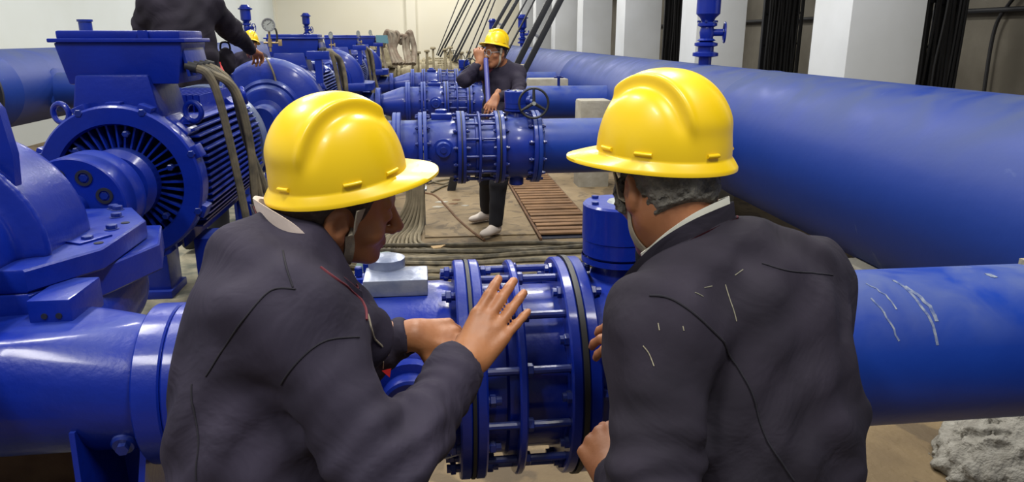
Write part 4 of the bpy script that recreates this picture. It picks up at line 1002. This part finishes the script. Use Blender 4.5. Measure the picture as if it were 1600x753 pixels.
def hit(f, px, py, d0, d1, off=0.):             # nearest surface point along a sight line
    t = np.linspace(d0, d1, 400); P = (_C + ray(px, py) * t[:, None]).astype(np.float32); d = f(P)
    k = np.nonzero(d < 0)[0]; k = k[0] if len(k) else int(np.argmin(d))
    return project(f, P[k], off, 3)[0]
def finish(root, base):
    base = Vector([float(x) for x in base])
    for c in root.children: c.location = c.location - base
    root.location = base
def bbox(pts, pad): P = np.array(pts); return P.min(0) - pad, P.max(0) + pad
def make_person(label, J, h=.0075, hj=.009, jr=1., skin='skin', cloth='navy', sq=.8, chest_r=(.175, .185, .17), curlR=(.2, .25, .2), curlL=(.5, .6, .4),
                hDR=None, hNR=None, hDL=None, hNL=None, thR=(.5, .3), thL=(.5, .5), shoes='black', helm=None, hair='darkhair', collar=None, tuck=(1, 1, 1), group=None, extra=None, spr=1., zs=1.):
    root = thing('person', label, 'person', (0, 0, 0), group)
    g = {k: np.asarray(v, float) for k, v in J.items()}
    hf = head_field(g['head'], g['hF'], g['hU'], True, zs); Hm = frame(g['hF'], g['hU'])
    nk0 = g['head'] + Hm.T @ V(0, -.022, -.04); nk1 = g['neck']
    HR = hand_field(g['wrR'], hDR, hNR, -1, curlR, spr, thR); HL = hand_field(g['wrL'], hDL, hNL, 1, curlL, spr, thL)
    limbs = [(nk0, nk1, .056, .062), (nk1, g['chest'], .06, .09), (g['chest'], g['belly'], .09, .09), (g['belly'], g['pelvis'], .09, .09),
             (nk1, g['shR'], .05, .055), (nk1, g['shL'], .05, .055), (g['shR'], g['elR'], .05, .04), (g['shL'], g['elL'], .05, .04),
             (g['elR'], g['wrR'], .04, .027), (g['elL'], g['wrL'], .04, .027),
             (g['hipR'], g['knR'], .08, .055), (g['hipL'], g['knL'], .08, .055), (g['knR'], g['anR'], .05, .035), (g['knL'], g['anL'], .05, .035)]
    lo, hi = bbox([g[k] for k in g if k not in ('hF', 'hU', 'tF', 'ftL', 'ftR')], .24)
    bo = bpy.data.objects.new('body', body_mesh('body', M[skin], h, (hf, g['head']), (HR, HL), limbs, lo, hi)); COL.objects.link(bo); bo.parent = root
    tF = nrm(g['tF']); a0, a1, a2 = chest_r
    def fj(p, cav=True, dr=True):
        q = squash(p, g['chest'], tF, sq)
        d = rc(q, g['chest'], g['belly'], a0, a1); d = smin(d, rc(q, g['belly'], g['pelvis'], a1, a2), .08); d = d * .9
        d = smin(d, smin(rc(p, g['neck'], g['shR'], .066, .082 * jr), rc(p, g['neck'], g['shL'], .066, .082 * jr), .05), .09)
        if extra: 
            for e in extra: d = smin(d, rc(p, *e), .04)
        for s, e, w, wr in (('shR', 'elR', 'wrR', hDR), ('shL', 'elL', 'wrL', hDL)):
            u = rc(p, g[s], g[e], .078 * jr, .063 * jr); we = g[w] + nrm(g[e] - g[w]) * .004
            lw = rc(p, g[e], we, .064 * jr, .043 * jr)
            cut = (p - we.astype(np.float32)) @ nrm(g[w] - g[e]).astype(np.float32)
            lw = smax(lw, cut, .008); u = smin(u, lw, .03)
            if dr:
                ax = nrm(nrm(g[s] - g[e]) - nrm(g[w] - g[e])); u = u + fold(p, g[e], g[e] - g[s], .046, .0052, .11) + fold(p, g[w] * .6 + g[e] * .4, g[w] - g[e], .041, .0026, .09, 1.)
            d = smin(d, u, .028)
            d = np.maximum(d, -np.maximum(rc(p, we + (we - g[e]) * .1, we - nrm(we - g[e]) * .03, .030, .028), -.015 - cut))
        if dr: 
            d = d + drape(p, .0055) + .004 * np.abs(np.sin(p[:, 0] * 17 - p[:, 2] * 12 + 2.5 * np.sin(p[:, 2] * 9 + p[:, 1] * 8))); m_ = (g['chest'] + g['belly']) / 2
            d = d + fold(p, g['belly'], g['belly'] - g['chest'] + V(.1, 0, .05), .085, .0055, .3)
        if cav:
            n_ = nrm(nk0 - nk1); d = smax(d, -rc(p, nk1 - n_ * .0, nk1 + n_ * .3, .066, .075), .01)
        return d
    lo, hi = bbox([g[k] for k in ('neck', 'chest', 'belly', 'pelvis', 'shR', 'shL', 'elR', 'elL', 'wrR', 'wrL')], .24)
    ft = legs_fields(g['hipL'], g['hipR'], g['knL'], g['knR'], g['anL'] + V(0, 0, .0), g['anR'])
    zc = float(g['pelvis'][2]) - .12
    fjc = lambda p: np.maximum(fj(p), zc - p[:, 2])
    ja = net_obj('jacket', fjc, lo, hi, hj, M[cloth], root)
    lo, hi = bbox([g[k] for k in ('hipL', 'hipR', 'knL', 'knR', 'anL', 'anR')], .2)
    zt = float(g['pelvis'][2]) + .05; za = min(g['anL'][2], g['anR'][2]) - .02
    net_obj('trousers', lambda p: np.maximum(np.maximum(ft(p), p[:, 2] - zt), za - p[:, 2]), lo, hi, .012, M['trousers'], root)
    for k in ('anL', 'anR'): shoe(root, V(g[k][0], g[k][1], g[k][2] - .085), g.get('ft' + k[-1], tF), shoes)
    # hair shell below the helmet
    hl = g['head']
    hoo = np.asarray(helm[0], np.float32); huu = np.asarray(helm[2], np.float32)
    def fh(p):
        q = (p - hl.astype(np.float32)) @ Hm.T; a = ell(q, (0, -.014, .038), (.081, .102, .099))
        n_ = .0055 * np.sin(q[:, 0] * 190 + 3 * np.sin(q[:, 2] * 140)) * np.sin(q[:, 1] * 170 + 2 * np.sin(q[:, 2] * 90)) if hair == 'greyhair' else 0
        a = a + n_; nape = ell(q, (0, -.045, -.045), (.058, .05, .05)) + n_; a = smin(a, nape, .02)
        a = np.maximum(a, q[:, 1] - .035 - .3 * (q[:, 2])); a = np.maximum(a, -.055 - q[:, 2] - .4 * np.minimum(0, q[:, 1] + .03)); sb = ell(q, (-.084, .022, -.005), (.012, .016, .034)) + (n_ if hair == 'greyhair' else 1.); a = smin(a, sb, .008); e = ell(np.abs(q) * np.array([1, 0, 0], np.float32) + q * np.array([0, 1, 1], np.float32), (.08, -.002, -.006), (.03, .024, .038))
        return np.maximum(smax(a, -e, .006), (p - hoo) @ huu - .004)
    net_obj('hair', fh, hl - .16, hl + .17, .0055, M[hair], root, 1)
    H = helm; ho = helmet(root, H[0], H[1], H[2], 'yellow', H[3])
    # chin strap: from the shell edge down both cheeks and under the jaw
    for sgn in ((1, -1)):
        L_ = [V(sgn * .093, .020, .04), V(sgn * .083, .022, .0), V(sgn * .074, .024, -.04), V(sgn * .058, .028, -.085), V(sgn * .030, .032, -.112), V(0, .034, -.118)]
        W_P = [hl + Hm.T @ a for a in L_]; pts = np.array(spline(W_P, 8), np.float32); pr_ = project(hf, pts, .003, 4); k = 10
        pts[k:] = pr_[k:]; n_ = grad(hf, pts)
        ribbon(list(pts), list(n_), .017 * tuck[0], .0014).obj('chin_strap', M['strap'], ho if False else root)
    g['fj'] = fj; g['hf'] = hf; g['Hm'] = Hm; g['nk0'] = nk0
    return root, ja, g
def stitched(root, ja, f, lines, mat='seam', r=.0013, d=(.7, 1.9), off=.0006, name='seam'):
    for L_ in lines:
        pts = np.array([hit(f, x, y, *d) for x, y in L_]); surf_line(f, list(pts), r, off, 8).obj(name, M[mat], ja)

# --- left foreground worker
NB = Q(442, 402, 1.19)
J1 = dict(head=Q(520, 322, 1.215), hF=camdir(.87, -.10, .46), hU=camdir(.16, .88, -.43), neck=NB, tF=camdir(.97, 0, .2) * V(1, 1, 0),
          chest=Q(428, 520, 1.19), belly=Q(428, 680, 1.19), pelvis=Q(440, 860, 1.20), shR=Q(452, 490, 1.045), shL=Q(392, 455, 1.33),
          elR=Q(598, 742, .99), elL=Q(505, 590, 1.42), wrR=Q(727, 566, 1.215), wrL=Q(645, 522, 1.40))
J1['hipR'] = J1['pelvis'] + V(.02, -.10, -.05); J1['hipL'] = J1['pelvis'] + V(0, .10, -.05)
J1['knR'] = V(J1['pelvis'][0] + .05, J1['pelvis'][1] - .11, .46); J1['knL'] = V(J1['pelvis'][0] + .02, J1['pelvis'][1] + .11, .46)
J1['anR'] = V(J1['pelvis'][0], J1['pelvis'][1] - .12, .10); J1['anL'] = V(J1['pelvis'][0] - .02, J1['pelvis'][1] + .12, .10)
up1 = camdir(-.12, .9, -.12)
ring1 = [Q(x, y, d) for x, y, d in ((398, 352, 1.21), (418, 386, 1.13), (478, 424, 1.085), (538, 464, 1.09), (568, 486, 1.14), (554, 462, 1.21), (500, 405, 1.27), (435, 360, 1.27))]
ex = [(ring1[k] - up1 * .05, ring1[(k + 1) % 8] - up1 * .05, .036, .036) for k in range(8)]
w1, ja1, g1_ = make_person('worker in navy overalls and yellow hard hat raising an open hand', J1, .0042, .0062, 1., 'skin', 'navy', .86,
    (.165, .172, .165), (.06, .12, .12), [(.42, .75, .5), (.5, .8, .5), (.6, .85, .5), (.7, .9, .5)],
    camdir(.50, .70, .50), camdir(.22, .45, -.86), camdir(.93, -.10, .35), camdir(.12, .70, -.69), (-.2, 1.3), (1.5, .9),
    helm=(Q(528, 274, 1.205), camdir(.88, .24, .38), camdir(-.25, .85, -.45), .955), extra=ex, spr=.5, zs=1.4)
cb = band(None, ring1, .034, up1, .006, 64).obj('collar', M['navy'], ja1)
rl = [p + (np.mean(ring1, 0) - p) * .06 + up1 * .004 for p in ring1]; band(None, rl, .031, up1, .003, 64).obj('collar_lining', M['maroon'], ja1)
sr = [Q(x, y, d) for x, y, d in ((404, 347, 1.20), (424, 362, 1.125), (470, 392, 1.10), (508, 428, 1.13), (518, 425, 1.2), (480, 380, 1.25), (436, 350, 1.26), (410, 342, 1.23))]
band(None, sr, .038, up1, .012, 64).obj('shirt_collar', M['shirt'], w1)
f1 = g1_['fj']
stitched(w1, ja1, f1, [[(462, 452), (425, 455), (385, 495), (350, 545), (322, 588)], [(442, 392), (448, 420), (458, 450)], [(560, 528), (510, 532), (470, 560), (440, 600)],
                       [(300, 600), (306, 650), (312, 700), (308, 750)]])
stitched(w1, ja1, f1, [[(500, 418), (530, 440), (556, 462), (570, 480), (572, 500)]], 'maroon', .0022, name='collar_edge')
stitched(w1, ja1, f1, [[(572, 490), (585, 530), (598, 575)]], 'strap', .0016, name='zip')
rt_ = project(f1, hit(f1, 596, 577, .8, 1.5), .004)[0]; MB().slab([rt_, rt_ + camdir(.9, .25, -.1) * .018, rt_ + camdir(.75, -.6, -.1) * .019], camdir(0, 0, -1) * .004).obj('red_tab', M['red'], ja1)
finish(w1, (J1['pelvis'][0], J1['pelvis'][1], 0))

# --- right foreground worker
J2 = dict(head=Q(1046, 298, 1.28), hF=camdir(-.26, -.10, .95), hU=camdir(.03, .95, -.30), neck=Q(1108, 410, 1.245), tF=camdir(-.50, 0, .86) * V(1, 1, 0),
          chest=Q(1160, 540, 1.25), belly=Q(1182, 690, 1.24), pelvis=Q(1190, 880, 1.24), shR=Q(1258, 442, 1.34), shL=Q(1030, 510, 1.10),
          elR=Q(1225, 570, 1.42), elL=Q(1022, 790, 1.03), wrR=Q(1040, 520, 1.45), wrL=Q(960, 744, 1.18))
P2_ = J2['pelvis']; lt = camdir(.86, 0, .5) * V(1, 1, 0)
J2['hipR'] = P2_ + lt * .1 - V(0, 0, .05); J2['hipL'] = P2_ - lt * .1 - V(0, 0, .05)
J2['knR'] = V(P2_[0], P2_[1], .46) + lt * .12; J2['knL'] = V(P2_[0], P2_[1], .46) - lt * .11; J2['anR'] = V(P2_[0], P2_[1], .10) + lt * .13; J2['anL'] = V(P2_[0], P2_[1], .10) - lt * .12
up2 = camdir(-.25, .93, -.1)
ring2 = [Q(x, y, d) for x, y, d in ((1150, 345, 1.20), (1085, 375, 1.15), (1030, 410, 1.16), (985, 455, 1.20), (972, 478, 1.27), (1010, 440, 1.36), (1080, 380, 1.38), (1140, 345, 1.30))]
ex = [(ring2[k] - up2 * .045, ring2[(k + 1) % 8] - up2 * .045, .036, .036) for k in range(8)]
w2, ja2, g2_ = make_person('worker in paint-scuffed navy overalls and yellow hard hat, seen from behind at right', J2, .0042, .0062, 1.03, 'skin2', 'navy2', .74,
    (.195, .205, .20), (.4, .5, .3), (.8, 1.0, .6), camdir(-.93, .0, .3), camdir(.0, .5, -.85), camdir(-.25, .52, .82), camdir(-.55, .55, -.62), (.5, .3), (.6, .4),
    helm=(Q(1037, 237, 1.265), camdir(-.86, .16, .48), camdir(.14, .92, -.36), .99), hair='greyhair', extra=ex)
band(None, ring2, .030, up2, .006, 64).obj('collar', M['navy2'], ja2)
rl = [p + (np.mean(ring2, 0) - p) * -.02 - up2 * .001 for p in ring2]; band(None, rl, .004, up2, .004, 64).obj('collar_piping', M['maroon'], ja2)
sr = [Q(x, y, d) for x, y, d in ((1142, 332, 1.22), (1095, 355, 1.17), (1050, 385, 1.175), (1020, 410, 1.2), (1010, 415, 1.28), (1040, 390, 1.34), (1090, 350, 1.35), (1135, 332, 1.28))]
band(None, sr, .026, up2, .009, 64).obj('shirt_collar', M['shirt2'], w2)
f2 = g2_['fj']
stitched(w2, ja2, f2, [[(1015, 462), (1050, 468), (1095, 500), (1150, 570), (1180, 630), (1200, 690), (1240, 750)]], r=.0018)
stitched(w2, ja2, f2, [[(1190, 412), (1240, 425), (1300, 430)]], r=.0012)
for L_ in ([(1132, 445), (1140, 470), (1150, 502)], [(1148, 430), (1160, 422)], [(1085, 458), (1098, 464)], [(1028, 505), (1030, 516)], [(1066, 510), (1068, 517)], [(1005, 540), (1014, 552), (1022, 572)], [(1100, 450), (1112, 447)]):
    pts = np.array([hit(f2, x, y, .7, 1.9) for x, y in L_]); surf_strip(f2, list(pts), 8, .0013, .0004, .0004).obj('paint_scuff', M['plinth'], ja2)
finish(w2, (P2_[0], P2_[1], 0))

# --- worker standing behind the second line
J3 = dict(head=at(774, 84, 6.15), hF=camdir(-.66, -.22, -.70), hU=camdir(.04, .97, -.1), neck=at(783, 103, 6.2), tF=camdir(-.45, 0, -.9) * V(1, 1, 0),
          chest=at(780, 138, 6.2), belly=at(780, 180, 6.2), pelvis=at(778, 228, 6.25), shR=at(750, 112, 6.15), shL=at(808, 115, 6.18),
          elR=at(727, 124, 5.95), elL=at(812, 148, 5.95), wrR=at(750, 97, 5.93), wrL=at(775, 151, 5.62))
J3['hipR'] = J3['pelvis'] + V(-.08, 0, -.03); J3['hipL'] = J3['pelvis'] + V(.08, 0, -.03)
J3['knL'] = V(.60, 6.15, .48); J3['anL'] = V(.575, 6.16, .11); J3['knR'] = V(.52, 6.4, .48); J3['anR'] = V(.535, 6.66, .11)
J3['ftL'] = V(-.7, -.7, 0); J3['ftR'] = V(-.8, -.5, 0)
w3, ja3, g3_ = make_person('worker in navy overalls and glasses standing behind the second pipe line, hand to face', J3, .0075, .010, .92, 'skin2', 'navy', .78,
    (.15, .14, .15), (.9, .9, .5), (.35, .3, .2), camdir(-.1, .95, -.1), camdir(-.3, .1, -.95), camdir(-.35, -.85, -.3), camdir(-.1, .3, -.95), (.3, .4), (.5, .4),
    shoes='whiteshoe', helm=(at(776, 70, 6.15), camdir(-.70, .02, -.66), camdir(.08, .98, -.12), .9), hair='darkhair')
Hm = g3_['Hm']; ho = J3['head']
m = MB()
for s in (-1, 1): m.torus(ho + Hm.T @ V(s * .033, .113, .008), Hm[1], .026, .003, 18, 6); m.tube([ho + Hm.T @ V(s * .058, .108, .012), ho + Hm.T @ V(s * .084, .0, .01)], .003, 6)
m.obj('glasses', M['goggle'], w3)
for L_ in ([(770, 105), (764, 112), (758, 118)], [(756, 128), (752, 128)]):
    pts = np.array([hit(g3_['fj'], x, y, 4.5, 7.5) for x, y in L_]); surf_strip(g3_['fj'], list(pts), 6, .02, .001, .001).obj('red_trim', M['maroon'], ja3)
finish(w3, (.58, 6.3, 0))
rod = MB().cyl(at(759, 92, 5.88), at(764, 176, 5.62), .019, 14).obj('rod', M['purple']); tag(rod, 'blue-violet rod held upright in front of the standing worker\'s chest', 'rod')

# --- worker with his back turned beyond the nearest motor
zf = .42
def joints_std(cx, cy, z0, H, tf, elR, wrR, elL, wrL, lean=(0, 0)):
    tf = nrm(tf); rr = V(tf[1], -tf[0], 0); c = V(cx, cy, z0); s = H / 1.75
    L3 = V(lean[0], lean[1], 0)
    d = dict(pelvis=c + V(0, 0, .93 * s), belly=c + V(0, 0, 1.12 * s) + L3 * .4, chest=c + V(0, 0, 1.30 * s) + L3 * .8, neck=c + V(0, 0, 1.47 * s) + L3, head=c + V(0, 0, 1.60 * s) + L3 * 1.1 + tf * .03,
             hF=nrm(tf + V(0, 0, -.3)), hU=nrm(V(0, 0, 1) + tf * .3), tF=tf, shR=c + L3 + V(0, 0, 1.40 * s) + rr * .19, shL=c + L3 + V(0, 0, 1.40 * s) - rr * .19,
             hipR=c + V(0, 0, .90 * s) + rr * .09, hipL=c + V(0, 0, .90 * s) - rr * .09, knR=c + V(0, 0, .5 * s) + rr * .1, knL=c + V(0, 0, .5 * s) - rr * .1,
             anR=c + V(0, 0, .11) + rr * .1, anL=c + V(0, 0, .11) - rr * .1)
    d['elR'], d['wrR'], d['elL'], d['wrL'] = elR, wrR, elL, wrL
    return d
p4 = at(283, 56, 4.45)
J4 = joints_std(p4[0], 4.45, zf, 1.80, V(.25, .97, 0), at(358, 44, 4.72), at(393, 78, 4.98), at(226, 40, 4.5), at(238, 95, 4.75))
J4['shR'] = at(326, 4, 4.5); J4['shL'] = at(240, 2, 4.42)
w4, ja4, g4_ = make_person('worker in dark navy overalls with his back turned beyond the nearest motor', J4, .0085, .010, 1.05, 'skin2', 'navy2', .7, (.19, .185, .18), (.7, .8, .5), (.5, .6, .4),
    nrm(at(407, 86, 5.1) - at(393, 78, 4.98)), V(0, -.5, .85), V(0, .6, -.8), V(-.8, -.4, 0), helm=(J4['head'] + V(.01, .0, .06), J4['hF'], J4['hU'], 1.0))
finish(w4, (p4[0], 4.45, zf))
wr = MB().cyl(at(340, 100, 4.58), at(352, 124, 4.5), .017, 12).cyl(at(339, 98, 4.58), at(340, 101, 4.58), .022, 12).obj('pipe_wrench', M['red']); tag(wr, 'red pipe wrench handle sticking out beside the back-turned worker\'s hip', 'tool')
# --- worker mostly hidden behind him
p5 = at(389, 60, 11.5)
J5 = joints_std(p5[0], 11.5, 0, 1.74, V(.3, .95, 0), V(p5[0] + .26, 11.55, 1.15), V(p5[0] + .2, 11.8, 1.1), V(p5[0] - .26, 11.55, 1.15), V(p5[0] - .15, 11.8, 1.1))
w5, ja5, g5_ = make_person('worker hidden behind the back-turned worker\'s sleeve, only the yellow hard hat showing', J5, .010, .013, 1., 'skin', 'navy', .75, (.17, .17, .17), (.7, .8, .5), (.5, .6, .4),
    V(1, 0, 0), V(0, 0, 1), V(1, 0, 0), V(0, 0, 1), helm=(J5['head'] + V(.01, .0, .06), J5['hF'], J5['hU'], 1.0))
finish(w5, (p5[0], 11.5, 0))

bg = thing('tool_bag', 'dark rounded cloth tool bag beside the back-turned worker\'s hip', 'bag', tuple(at(354, 96, 4.75)))
net_obj('pouch', lambda p: ell(p, (0, 0, 0), (.055, .05, .085)) + drape(p, .003, 2.), (-.1, -.1, -.14), (.1, .1, .14), .008, M['navy2'], bg)
MB().tube(spline([(-.03, 0, .07), (-.02, 0, .11), (.02, 0, .11), (.03, 0, .07)], 6), .006, 7).obj('carry_strap', M['black'], bg)
MB().box((0, .02, -.45), (.05, .04, .75), .006).obj('hook_post', M['blue_far'], bg)
